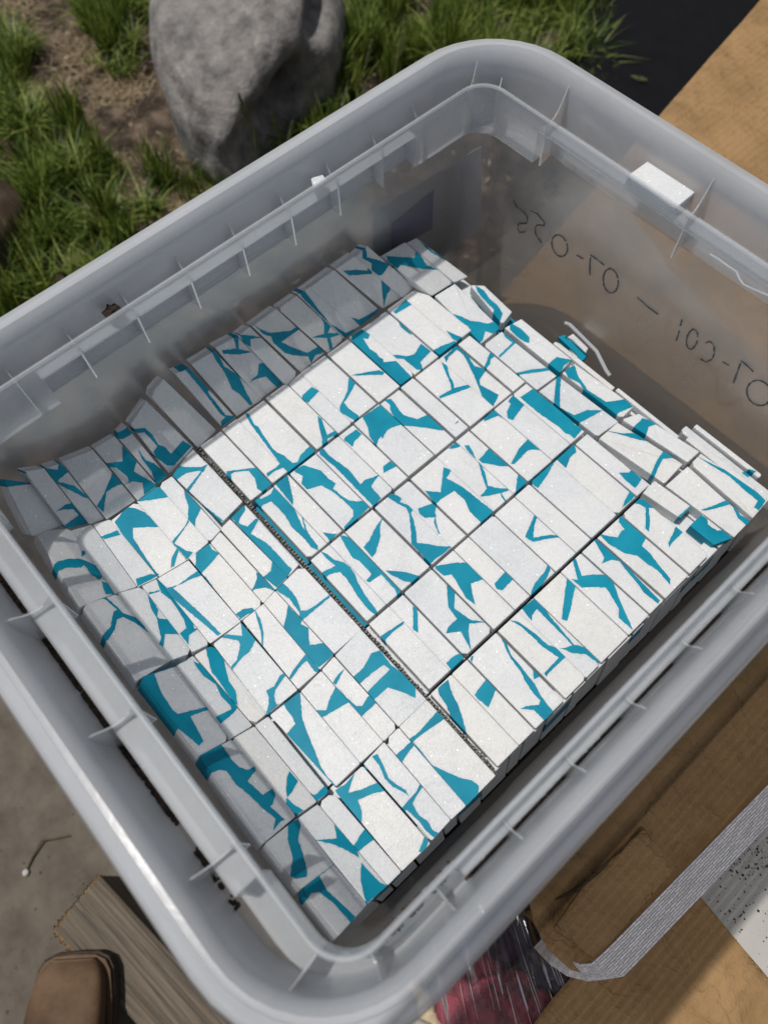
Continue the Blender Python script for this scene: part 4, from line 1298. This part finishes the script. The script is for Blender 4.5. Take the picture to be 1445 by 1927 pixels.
for (cx, cy, r0, n) in ((40, 330, 110, 16), (150, 330, 80, 10), (20, 200, 60, 6), (200, 40, 45, 5), (255, 30, 50, 7), (240, 110, 30, 3), (100, 430, 80, 8), (230, 420, 60, 6),
                        (10, 560, 60, 6), (90, 520, 50, 3), (790, 40, 110, 16), (900, 60, 90, 8), (720, 130, 70, 10), (640, 230, 60, 6), (560, 270, 60, 7), (470, 300, 50, 5), (690, -20, 60, 6),
                        (860, 120, 60, 6), (980, -20, 60, 8), (1010, 60, 60, 7), (1060, 10, 50, 6), (960, 130, 50, 5), (1100, 40, 30, 4), (1085, 130, 35, 4), (1120, 190, 25, 2), (580, 330, 60, 5), (40, 260, 60, 4), (420, 380, 40, 4), (330, 350, 40, 3), (60, -20, 60, 3), (20, 100, 40, 3), (760, -90, 140, 12), (160, 560, 60, 3)):
    for _ in range(n):
        a = rg.uniform(0, 6.283); rr = r0 * math.sqrt(rg.random())
        G_.append((cx + rr * math.cos(a), cy + rr * math.sin(a), rg.uniform(14, 34), rg.randint(90, 230), rg.uniform(0.05, 0.11), rg.choice((0.3, 0.6, 1.0)), rg.uniform(0.0010, 0.0019)))
blades(G_, 'grass', 'grass', 'tufts of green grass growing round the boulder', 'grass')
D_ = []
for (cx, cy, r0, n) in ((100, 60, 120, 16), (190, 130, 90, 12), (220, 230, 80, 12), (260, 300, 60, 9), (300, 380, 60, 8), (60, 180, 60, 5), (220, 360, 60, 5), (340, 420, 50, 5), (880, 180, 60, 2), (150, 480, 80, 4)):
    for _ in range(n):
        a = rg.uniform(0, 6.283); rr = r0 * math.sqrt(rg.random())
        D_.append((cx + rr * math.cos(a), cy + rr * math.sin(a), rg.uniform(20, 45), rg.randint(40, 110), rg.uniform(0.015, 0.035), 2.4, rg.uniform(0.0006, 0.0011)))
blades(D_, 'dry_grass', 'straw', 'dry straw litter matted over the soil', 'dry grass')
g = Geo(); r_ = random.Random(64)
for i in range(900):
    c = gp(r_.uniform(-60, 1050), r_.uniform(-60, 620), 0); c.z = r_.uniform(0.002, 0.022); s_ = r_.uniform(0.002, 0.009); a = r_.uniform(0, 6.28)
    d = Vector((math.cos(a), math.sin(a), r_.uniform(-.4, .4))) * s_; n = Vector((-math.sin(a), math.cos(a), r_.uniform(-.5, .5))) * s_ * r_.uniform(.2, .6)
    g.add([c - d, c + n, c + d, c - n], [(0, 1, 2), (0, 2, 3)])
tag(g.build('leaf_litter', 'straw'), 'broken leaves and stems scattered over the soil', 'leaf litter', kind='stuff')
def foxtail(x0, y0, x1, y1, z1, label, rad=0.0036):
    """stem from the ground to a bristly head that ends at (x1, y1)"""
    b = gp(x0, y0, 0); e = at(x1, y1, HG - z1 / S)
    st = [b.lerp(e, t) + Vector((0, 0, 0.25 * z1 * math.sin(math.pi * t) * (1 - t))) for t in (0, .2, .4, .6, .78)]
    root = tag(empty('foxtail', b), label, 'foxtail grass', 'foxtail seed heads')
    g = Geo(); g.tube(st, [0.0008] * 5, 5); g.build('stem', 'seedhead', root)
    g = Geo(); a = st[-1]; r_ = random.Random(int(x0 * 7 + y1))
    for i in range(70):
        t = i / 69.0; p = a.lerp(e, t)
        d = (e - a).normalized(); an = r_.uniform(0, 6.283)
        s1 = d.cross(Vector((0, 0, 1))).normalized(); s2 = d.cross(s1)
        out = (s1 * math.cos(an) + s2 * math.sin(an))
        rr = rad * (math.sin(math.pi * (0.12 + 0.8 * t)))
        q = p + out * rr * 0.5
        tip = p + out * rr * 1.5 + d * rr * 1.6
        sd = d.cross(out) * 0.0009
        g.add([q - sd, q + sd, tip, q + d * 0.002], [(0, 1, 2), (0, 3, 2), (1, 2, 3)])
        g.add([p - sd * 3, p + d * 0.003, p + sd * 3, p + out * rr * 0.8], [(0, 1, 3), (1, 2, 3), (0, 2, 1)])
    g.build('seed_head', 'seedhead', root)
for x0, y0, x1, y1, z1, lb in ((650, 330, 700, 75, 0.24, 'tallest foxtail, right of the boulder, leaning right'), (520, 430, 450, 178, 0.30, 'foxtail in front of the boulder leaning left'),
                             (560, 410, 512, 212, 0.28, 'foxtail in front of the boulder standing upright'), (520, 420, 552, 228, 0.27, 'foxtail in front of the boulder leaning right'),
                             (640, 360, 640, 165, 0.26, 'short foxtail close to the right flank of the boulder'), (720, 300, 757, 60, 0.20, 'foxtail over the deep green grass right of the boulder'),
                             (1090, 130, 1215, 150, 0.06, 'drooping foxtail lying over the black sheet'), (500, 440, 480, 240, 0.28, 'small foxtail nearest the rim of the tub')):
    foxtail(x0, y0, x1, y1, z1, lb)

# twig on the paving
g = Geo()
g.tube([gp(51, 1638, 0.002), gp(62, 1612, 0.004), gp(80, 1582, 0.006), gp(105, 1578, 0.004), gp(133, 1573, 0.002)], [0.0012, 0.0014, 0.0013, 0.0012, 0.0009], 6)
tag(g.build('twig', 'twig', loc=gp(80, 1582)), 'thin bent twig lying on the concrete', 'twig')
o = rockmesh('pebble', gp(49, 1642, 0.003), (0.004, 0.004, 0.003), 0, 2.0, 'slab_concrete', 0.2, 2); tag(o, 'tiny white pebble at the end of the twig', 'pebble')
# small grit on the paving
g = Geo(); r_ = random.Random(8)
for i in range(260):
    c = gp(r_.uniform(-100, 420), r_.uniform(1180, 1930), 0.0006); s_ = r_.choice((0.0005, 0.0008, 0.0012, 0.002)) * r_.uniform(.6, 1.2)
    vv = [c + Vector((math.cos(k * 1.257) * s_ * r_.uniform(.6, 1.2), math.sin(k * 1.257) * s_ * r_.uniform(.6, 1.2), 0)) for k in range(5)] + [c + Vector((0, 0, s_ * 0.7))]
    g.add(vv, [(k, (k + 1) % 5, 5) for k in range(5)])
tag(g.build('grit', 'concrete'), 'grit scattered over the concrete', 'grit', kind='stuff')

# timber off-cut
hp = 2.80
c1 = at(103, 1752, hp); c2 = at(188, 1650, hp); c3 = at(420, 1905, hp); dr = (c3 - c2).normalized()
c3 = c2 + dr * 0.75; c4 = c1 + dr * 0.75
tb = tag(empty('timber_post', Vector((c1.x, c1.y, 0.0))), 'short weathered square timber with a splintered sawn end on the concrete', 'timber')
L_ = 0.75; wdir = (c1 - c2); wl_ = wdir.length; wn_ = wdir.normalized()
top = c2.z
me_v = []; n_ = 24
g = Geo()
for i in range(n_ + 1):
    t = i / n_ * L_
    for (a, zz) in ((0.0, 0), (0.004, 0.0035), (wl_ * .5, 0.004), (wl_ - 0.004, 0.0035), (wl_, 0.0), (wl_, -top + 0.001), (0.0, -top + 0.001)):
        p = c2 + dr * t + wn_ * a + Vector((0, 0, zz - 0.004))
        if zz > -0.01: p += Vector((0, 0, 0.0012 * noise.noise(Vector((t * 9, a * 60, 0)))))
        if i == 0: p += dr * RB.uniform(-.003, .003)
        g.v.append(tuple(p - c2))
for i in range(n_):
    for k in range(7):
        a = i * 7 + k; b_ = i * 7 + (k + 1) % 7
        g.f.append((a, b_, b_ + 7, a + 7))
g.f.append(tuple(reversed(range(7)))); g.f.append(tuple(n_ * 7 + k for k in range(7)))
# put it in a local frame along its length so the grain follows it
ang = math.atan2(dr.y, dr.x)
Rm_ = Matrix.Rotation(-ang, 3, 'Z')
me = bpy.data.meshes.new('beam'); me.from_pydata([tuple(Rm_ @ Vector(q)) for q in g.v], [], g.f); me.update(); me.materials.append(MATS['old_wood'])
o = bpy.data.objects.new('beam', me); COL.objects.link(o); o.parent = tb; o.location = c2 - parent_world(tb); o.rotation_euler = (0, 0, ang)
g = Geo(); r_ = random.Random(3)
for i in range(90):
    t = r_.random(); e = 0
    p = c2 + wn_ * wl_ * t - dr * 0.0015 + Vector((0, 0, -0.003 - 0.010 * r_.random() ** 2)); s_ = r_.uniform(.001, .003)
    if i > 60: p = c1 + dr * r_.uniform(0, 0.05) + wn_ * 0.001 + Vector((0, 0, -0.004)); e = 1
    g.add([p + Vector((-s_, 0, 0)), p + Vector((0, s_, 0)), p + Vector((s_, 0, 0)), p + Vector((0, -s_, 0)), p - (dr if not e else -wn_) * s_ * 1.6, p + Vector((0, 0, s_))],
          [(0, 1, 5), (1, 2, 5), (2, 3, 5), (3, 0, 5), (0, 4, 1), (1, 4, 2), (2, 4, 3), (3, 4, 0)])
g.build('splinters', 'raw_wood', tb)['kind'] = 'stuff'

# boot: lofted rings along the foot, toe towards the top of the picture
BZ = 0.0675
bt = gp(148, 1798, 0.085); heel = gp(112, 2150, 0.085); bt.z = BZ
fd = (heel - bt); fd.z = 0; FL = 0.30; fd.normalize(); fs = Vector((-fd.y, fd.x, 0))
boot = tag(empty('boot', bt), 'square-toed brown leather boot standing on the concrete beside the timber', 'boot')
prof = [(0.002, 0.022, 0.034), (0.010, 0.033, 0.044), (0.03, 0.038, 0.051), (0.07, 0.041, 0.060), (0.12, 0.041, 0.074), (0.17, 0.041, 0.098), (0.21, 0.038, 0.130)]
g = Geo(); ns = 20
def ringy(t, w_, h_, z0):
    out = []
    for k in range(ns):
        a = 2 * math.pi * k / ns
        cx, cz_ = math.cos(a), math.sin(a)
        x = math.copysign(abs(cx) ** 0.62, cx) * w_; z = z0 + (h_ - z0) * (0.5 + 0.5 * math.copysign(abs(cz_) ** 0.62, cz_))
        out.append(bt + fd * t + fs * x + Vector((0, 0, z)))
    return out
rings_ = [ringy(t, w_, h_, 0.016) for t, w_, h_ in prof]
for rr in rings_: g.v += [tuple(q) for q in rr]
# ankle and shaft
for (t, z, rl_, rw_) in ((0.225, 0.17, 0.060, 0.046), (0.235, 0.23, 0.060, 0.052), (0.235, 0.30, 0.066, 0.060)):
    for k in range(ns):
        a = 2 * math.pi * k / ns
        # same seam order as the foot rings: angle 0 = +fs side, 90 = top/front
        g.v.append(tuple(bt + fd * (t - math.sin(a) * rl_) + fs * math.cos(a) * rw_ + Vector((0, 0, z - 0.035 * (-math.sin(a)) * (1 if z < .2 else .2)))))
nr = len(prof) + 3
for i in range(nr - 1):
    for k in range(ns):
        k2 = (k + 1) % ns
        g.f.append((i*ns + k, i*ns + k2, (i+1)*ns + k2, (i+1)*ns + k)); g.m.append(0)
g.f.append(tuple(range(ns))); g.m.append(0)
o = g.build('upper', 'boot_leather', boot, smooth=True)
sb_ = o.modifiers.new('s', 'SUBSURF'); sb_.levels = 1; sb_.render_levels = 2
def sole(z0, z1, grow_):
    pts = []
    outl = [(0.000, 0.0), (0.001, 0.020), (0.006, 0.031), (0.016, 0.037), (0.04, 0.041), (0.09, 0.043), (0.14, 0.039), (0.20, 0.036), (0.27, 0.036), (0.30, 0.022)]
    for t, w_ in outl: pts.append(bt + fd * (t - grow_ * (1 if t < .1 else -1)) + fs * (w_ + grow_ * 0.5 * (w_ > 0)) + Vector((0, 0, z1)))
    for t, w_ in reversed(outl): pts.append(bt + fd * (t - grow_ * (1 if t < .1 else -1)) - fs * (w_ + grow_ * (w_ > 0.0)) + Vector((0, 0, z1 )))
    q = []
    for p in pts:
        if not q or (p - q[-1]).length > 1e-4: q.append(p)
    if (q[0] - q[-1]).length < 1e-4: q.pop()
    return flat_poly(q, z1 - z0)
v, f = sole(0.002, 0.018, 0.004)
mesh_obj('sole', v, f, 'boot_sole', boot)
v, f = sole(0.019, 0.024, 0.0015)
mesh_obj('welt', v, f, 'boot_leather', boot)

# ---------------- cardboard box the tub stands on, and what lies around it
HB = 1.80
slab = tag(empty('concrete_slab', U(-0.2, 1.5, 2.4)), 'pale pitted concrete slab on a plinth beside the cardboard box', 'concrete slab')
def pixpoly(pl, h): return [at(x, y, h) for x, y in pl]
HSL = 1.99
sx = U(-1.0, -0.02, HSL); v, f = box_geo((-0.10, 0.12, HSL and (HG - HSL) * S - 0.07), (0.62, 1.5, (HG - HSL) * S))
o = mesh_obj('slab_top', v, f, 'slab_concrete', slab)
bv = o.modifiers.new('b', 'BEVEL'); bv.width = 0.003; bv.segments = 2
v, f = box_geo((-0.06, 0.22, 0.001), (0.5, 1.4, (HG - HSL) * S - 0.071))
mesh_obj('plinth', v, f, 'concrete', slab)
g = Geo(); r_ = random.Random(15)
for i in range(420):
    x, y = r_.uniform(1330, 1470), r_.uniform(1540, 1830)
    if r_.random() < 0.45: x, y = r_.gauss(1400, 28), r_.gauss(1605, 30)
    c = at(x, y, HSL) + Vector((0, 0, 0.0004)); s_ = r_.choice((0.0003, 0.0004, 0.0006, 0.0010)) * r_.uniform(.6, 1.2)
    g.add([c + Vector((math.cos(k * 1.257) * s_ * r_.uniform(.5, 1.3), math.sin(k * 1.257) * s_ * r_.uniform(.5, 1.3), 0)) for k in range(5)] + [c + Vector((0, 0, s_ * .3))], [(k, (k + 1) % 5, 5) for k in range(5)])
g.build('black_specks', 'ink', slab)['kind'] = 'stuff'

def crumple_sheet(name, outline, thick, mat, parent, amp, seed, res=0.006, zfun=None):
    """board with its own waves: outline in metres (flat), filled by a fine grid clipped to the outline"""
    v, f = flat_poly(outline, thick)
    o = mesh_obj(name, v, f, mat, parent, loc=outline[0])
    bm = bmesh.new(); bm.from_mesh(o.data)
    top = [fc for fc in bm.faces if fc.normal.z > 0.5]
    xs = [q.co.x for q in bm.verts]; ys = [q.co.y for q in bm.verts]
    x = min(xs) + res
    while x < max(xs):
        bmesh.ops.bisect_plane(bm, geom=bm.faces[:] + bm.edges[:] + bm.verts[:], plane_co=(x, 0, 0), plane_no=(1, 0, 0)); x += res
    y = min(ys) + res
    while y < max(ys):
        bmesh.ops.bisect_plane(bm, geom=bm.faces[:] + bm.edges[:] + bm.verts[:], plane_co=(0, y, 0), plane_no=(0, 1, 0)); y += res
    wl0 = Vector(outline[0])
    for q in bm.verts:
        w = q.co + wl0
        dz = amp * (noise.noise(Vector((w.x * 22, w.y * 22, seed))) + 0.35 * noise.noise(Vector((w.x * 70, w.y * 70, seed))))
        if zfun: dz += zfun(w)
        q.co.z += dz
    for fc in bm.faces: fc.smooth = True
    bm.to_mesh(o.data); bm.free()
    return o
box = tag(empty('cardboard_box', U(-0.2, 1.4, HSL)), 'large flat brown cardboard carton under the tub, strapped with grey webbing', 'cardboard box')
# top panel outline (clockwise in the picture), with the crushed near corner
e0 = at(1445, 1492, HB); e1 = at(1118, 1836, HB); ed = (e0 - e1).normalized(); efar = e1 + ed * 1.1
outl = [at(996, 1688, HB), at(1008, 1740, HB), at(1035, 1790, HB), at(1075, 1826, HB), e1, efar]
q = at(1300, 45, HB)
lt1 = at(1235, 222, HB); lt2 = at(1430, 0, HB); ld = (lt2 - lt1).normalized()
outl += [lt2 + ld * 0.5, lt2, lt1, lt1 - ld * 0.55]
far = lt1 - ld * 0.55
outl += [Vector((far.x, 0.10, far.z)), Vector((-0.02, 0.06, far.z))]
def crush(w):
    d = (w - at(1045, 1690, HB)).length
    k = math.exp(-(d / 0.045) ** 2) * 0.010 * (noise.noise(Vector((w.x * 90, w.y * 90, 2))) + 0.5 * noise.noise(Vector((w.x * 220, w.y * 220, 5))) - 0.1)
    d2 = (w - at(1010, 1700, HB)).length
    return k - 0.006 * math.exp(-(d2 / 0.03) ** 2)
o = crumple_sheet('top_panel', outl, 0.004, 'kraft', box, 0.0016, 4, 0.006, crush)
# side walls of the carton
zb = (HG - HSL) * S + 0.001; zt = (HG - HB) * S - 0.0045
def wallseg(name, p, q_, th=0.004):
    d = (q_ - p).normalized(); n = Vector((-d.y, d.x, 0)) * th
    v = [Vector((a.x, a.y, z)) for z in (zb, zt) for a in (p, q_, q_ + n, p + n)]
    return mesh_obj(name, v, [(0, 3, 2, 1), (4, 5, 6, 7), (0, 1, 5, 4), (1, 2, 6, 5), (2, 3, 7, 6), (3, 0, 4, 7)], 'kraft', box)
wallseg('side', at(1008, 1730, HB), e1); wallseg('side', e1, efar)
wallseg('side', Vector((-0.02, 0.07, 0)), at(1002, 1700, HB)); wallseg('side', Vector((far.x + .01, 0.11, 0)), Vector((-0.02, 0.07, 0)))
wallseg('side', lt2 + ld * 0.5, far)
# the taped-down small flap on top, and its ragged crease
fp = [at(1092, 1672, HB), at(1204, 1556, HB), at(1268, 1632, HB), at(1150, 1768, HB), at(1110, 1800, HB), at(1040, 1745, HB)]
fl = crumple_sheet('end_flap', [p + Vector((0, 0, 0.0052)) for p in fp], 0.0048, 'kraft_flap', box, 0.0007, 8, 0.008)
g = Geo(); r_ = random.Random(77)
cr = [(1040, 1692), (1060, 1684), (1082, 1672), (1098, 1658), (1112, 1648), (1128, 1632), (1146, 1616), (1162, 1602), (1180, 1585), (1200, 1560)]
pts = [at(x + r_.uniform(-1.5, 1.5), y + r_.uniform(-1.5, 1.5), HB) + Vector((0, 0, 0.0058 + r_.uniform(-.0006, .0006))) for x, y in cr]
g.tube(pts, [0.0011 * r_.uniform(.4, 1.6) for _ in pts], 5)
g.build('crushed_creases', 'torn_kraft', box)
# webbing strap along the long edge, folded over the near corner
sw = [(1445, 1508), (1380, 1575), (1310, 1648), (1240, 1720), (1180, 1782), (1150, 1812)]
def strap(pix, h, wd, parent, drop):
    pts = [at(x, y, h) + Vector((0, 0, 0.0052)) for x, y in pix]
    d0 = (pts[0] - pts[1]).normalized()
    pts = [pts[0] + d0 * 0.6] + pts
    v = []; f = []; uv = []
    L = 0
    for i, p in enumerate(pts):
        a = pts[max(i-1, 0)]; b = pts[min(i+1, len(pts)-1)]
        dd = (b - a).normalized()
        up = Vector((0, 0, 1))
        n = dd.cross(up).normalized() * wd * 0.5
        if i: L += (p - pts[i-1]).length
        v += [p - n, p + n]; uv.append(L)
    n0 = len(pts)
    fold = [((1136, 1843, 1.786), (1112, 1812, 1.786)), ((1105, 1846, 1.80), (1092, 1813, 1.80)), ((1068, 1837, 1.82), (1068, 1806, 1.82)), ((1035, 1815, 1.85), (1044, 1790, 1.85)), ((1006, 1785, 1.92), (1022, 1768, 1.92))]
    for a_, b_ in fold:
        v += [at(*a_), at(*b_)]; L += 0.010; uv.append(L)
    for i in range(n0 - 1 + len(fold)): f.append((2*i, 2*i+1, 2*i+3, 2*i+2))
    o = mesh_obj('strap', v, f, 'webbing', parent)
    ul = o.data.uv_layers.new(name='UVMap')
    for pl in o.data.polygons:
        for li, vi in zip(pl.loop_indices, pl.vertices):
            ul.data[li].uv = (uv[vi // 2] / wd, float(vi % 2))
    md = o.modifiers.new('t', 'SOLIDIFY'); md.thickness = 0.0012; md.offset = 1
    return o
strap(sw, HB, 0.0185, box, True)
def ribbon(name, ea, eb, mat, parent):
    v = []; f = []
    for p, q_ in zip(ea, eb): v += [at(*p), at(*q_)]
    for i in range(len(ea) - 1): f.append((2*i, 2*i+1, 2*i+3, 2*i+2))
    o = mesh_obj(name, v, f, mat, parent)
    ul = o.data.uv_layers.new(name='UVMap'); L = [0]
    for i in range(1, len(ea)): L.append(L[-1] + (Vector(v[2*i]) - Vector(v[2*i-2])).length)
    for pl in o.data.polygons:
        for li, vi in zip(pl.loop_indices, pl.vertices): ul.data[li].uv = (L[vi // 2] / 0.0205, float(vi % 2))
    md = o.modifiers.new('t', 'SOLIDIFY'); md.thickness = 0.001
    return o
# second board lying lower, sticking out past the strap
HF = 1.93
fl2 = [at(1118, 1790, HF), at(1305, 1672, HF), at(1392, 1778, HF), at(1470, 1870, HF), at(1560, 2010, HF), at(1050, 2120, HF), at(980, 1960, HF), at(1040, 1880, HF)]
o = crumple_sheet('cardboard_sheet', fl2, 0.004, 'kraft', None, 0.0012, 14, 0.009)
tag(o, 'loose brown cardboard sheet sticking out below the strapped carton', 'cardboard sheet')
o = crumple_sheet('cardboard_edge', [at(1250, 1745, 1.86), at(1445, 1535, 1.86), at(1560, 1412, 1.86), at(1480, 1400, 1.86), at(1290, 1640, 1.86), at(1200, 1720, 1.86)], 0.004, 'kraft', None, 0.0008, 5, 0.01)
tag(o, 'thin ragged cardboard strip showing along the side of the carton below the strap', 'cardboard strip')

# ---------------- bundle in clear film beside the carton
HR = 2.06
bun = tag(empty('film_wrapped_bundle', at(940, 1860, HR)), 'bundle of crimson paper rolls wrapped in clear glossy film beside the carton', 'wrapped bundle')
r_ = random.Random(31)
def roll(pa, pb, h0, h1, r0, r1, mat):
    a = at(*pa, h0); b = at(*pb, h1); g = Geo(); n = 14
    n = 44; pts = []; rd = []
    for i in range(n + 1):
        t = i / n
        pts.append(a.lerp(b, t)); rd.append((r0 + (r1 - r0) * t) * (1 + 0.10 * math.sin(t * 9 + h0 * 50)))
    g.tube(pts, rd, 26)
    for i_, q in enumerate(g.v):
        w = Vector(q); g.v[i_] = tuple(w + Vector((noise.noise(w * 90), noise.noise(w * 90 + Vector((9, 0, 0))), noise.noise(w * 70 + Vector((0, 9, 0))))) * 0.0055)
    o = g.build('roll', mat, bun, smooth=True)
    return o
for a in (((850, 1800), (1000, 2010), 2.08, 2.05, 0.013, 0.021, 'red_paper'), ((890, 1790), (1060, 2010), 2.09, 2.06, 0.013, 0.020, 'red_paper'),
          ((955, 1845), (1110, 2020), 2.02, 2.00, 0.008, 0.024, 'red_paper'), ((800, 1740), (985, 1880), 2.12, 2.12, 0.013, 0.016, 'grey_paper'),
          ((880, 1730), (1120, 1990), 2.14, 2.10, 0.016, 0.022, 'dark_paper'), ((940, 1720), (1180, 2000), 2.16, 2.12, 0.016, 0.024, 'dark_paper'),
          ((770, 1840), (880, 2020), 2.12, 2.10, 0.005, 0.007, 'gold_paper'), ((740, 1850), (850, 2060), 2.16, 2.14, 0.018, 0.022, 'grey_paper'), ((840, 1850), (930, 2040), 2.12, 2.1, 0.014, 0.02, 'red_paper')):
    roll(*a)
# film: folded strip mesh with pleats running along the bundle
A0 = at(770, 1650, 1.96); A1 = at(1060, 1720, 1.99); B0 = at(830, 2080, 1.98); B1 = at(1210, 2040, 1.98)
v = []; f = []; nu, nv = 70, 24
for j in range(nv + 1):
    for i in range(nu + 1):
        s_, t = i / nu, j / nv
        p = A0.lerp(A1, s_).lerp(B0.lerp(B1, s_), t)
        z = 0.011 * math.sin(s_ * math.pi) + 0.006 * noise.noise(Vector((s_ * 16 + 0.8 * t, t * 1.5, 0))) + 0.003 * noise.noise(Vector((s_ * 45, t * 3, 4)))
        v.append(p + Vector((0, 0, z)))
for j in range(nv):
    for i in range(nu):
        a = j * (nu + 1) + i; f.append((a, a + 1, a + nu + 2, a + nu + 1))
mesh_obj('film', v, f, 'film', bun, smooth=True)

# ---------------- added unseen slats, made up to cast the half-shadow across the carton
blocker = tag(empty('sun_blocker', U(-0.2, -5.5, 3.0)), 'added slatted sun blocker on two posts out of view, shading the carton', 'sun blocker')
hz = -0.7; xc = 0.443 - SUN_T * (1.8 - hz); hw = 0.160
for k in range(18):
    x0 = (xc - hw) + k * 2 * hw / 18
    v, f = box_geo(U(x0, -5.8, hz + 0.012), U(x0 + 2 * hw / 18 * 0.68, 6.2, hz)); mesh_obj('blocker_slat', v, f, 'old_wood', blocker)
for y in (-5.5, 6.0):
    v, f = box_geo(U(xc - 0.17, y - 0.06, hz + 0.10), U(xc + 0.17, y + 0.06, hz + 0.0125)); mesh_obj('blocker_bar', v, f, 'old_wood', blocker)
    v, f = box_geo(U(xc - 0.08, y - 0.08, 2.999), U(xc + 0.08, y + 0.08, hz + 0.1005)); mesh_obj('blocker_post', v, f, 'old_wood', blocker)
g = Geo(); r_ = random.Random(99)
for k in range(20):
    s_ = r_.random(); t0 = r_.uniform(0, .5); t1 = t0 + r_.uniform(.2, .5)
    pts = []
    for i in range(6):
        t = t0 + (t1 - t0) * i / 5; s2 = s_ + 0.0015 * math.sin(i + k)
        p = A0.lerp(A1, s2).lerp(B0.lerp(B1, s2), t)
        pts.append(p + Vector((0, 0, 0.0135 + 0.006 * noise.noise(Vector((s2 * 16 + 0.8 * t, t * 1.5, 0))))))
    g.tube(pts, [0.0001] + [r_.uniform(.00015, .00045)] * 4 + [0.0001], 4)
g.build('film_folds', 'tub_rib', bun)

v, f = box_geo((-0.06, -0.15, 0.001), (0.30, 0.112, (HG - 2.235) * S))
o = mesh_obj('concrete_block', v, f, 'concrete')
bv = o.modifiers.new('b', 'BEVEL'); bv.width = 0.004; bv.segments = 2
tag(o, 'rough grey concrete block under the film-wrapped bundle', 'concrete block')
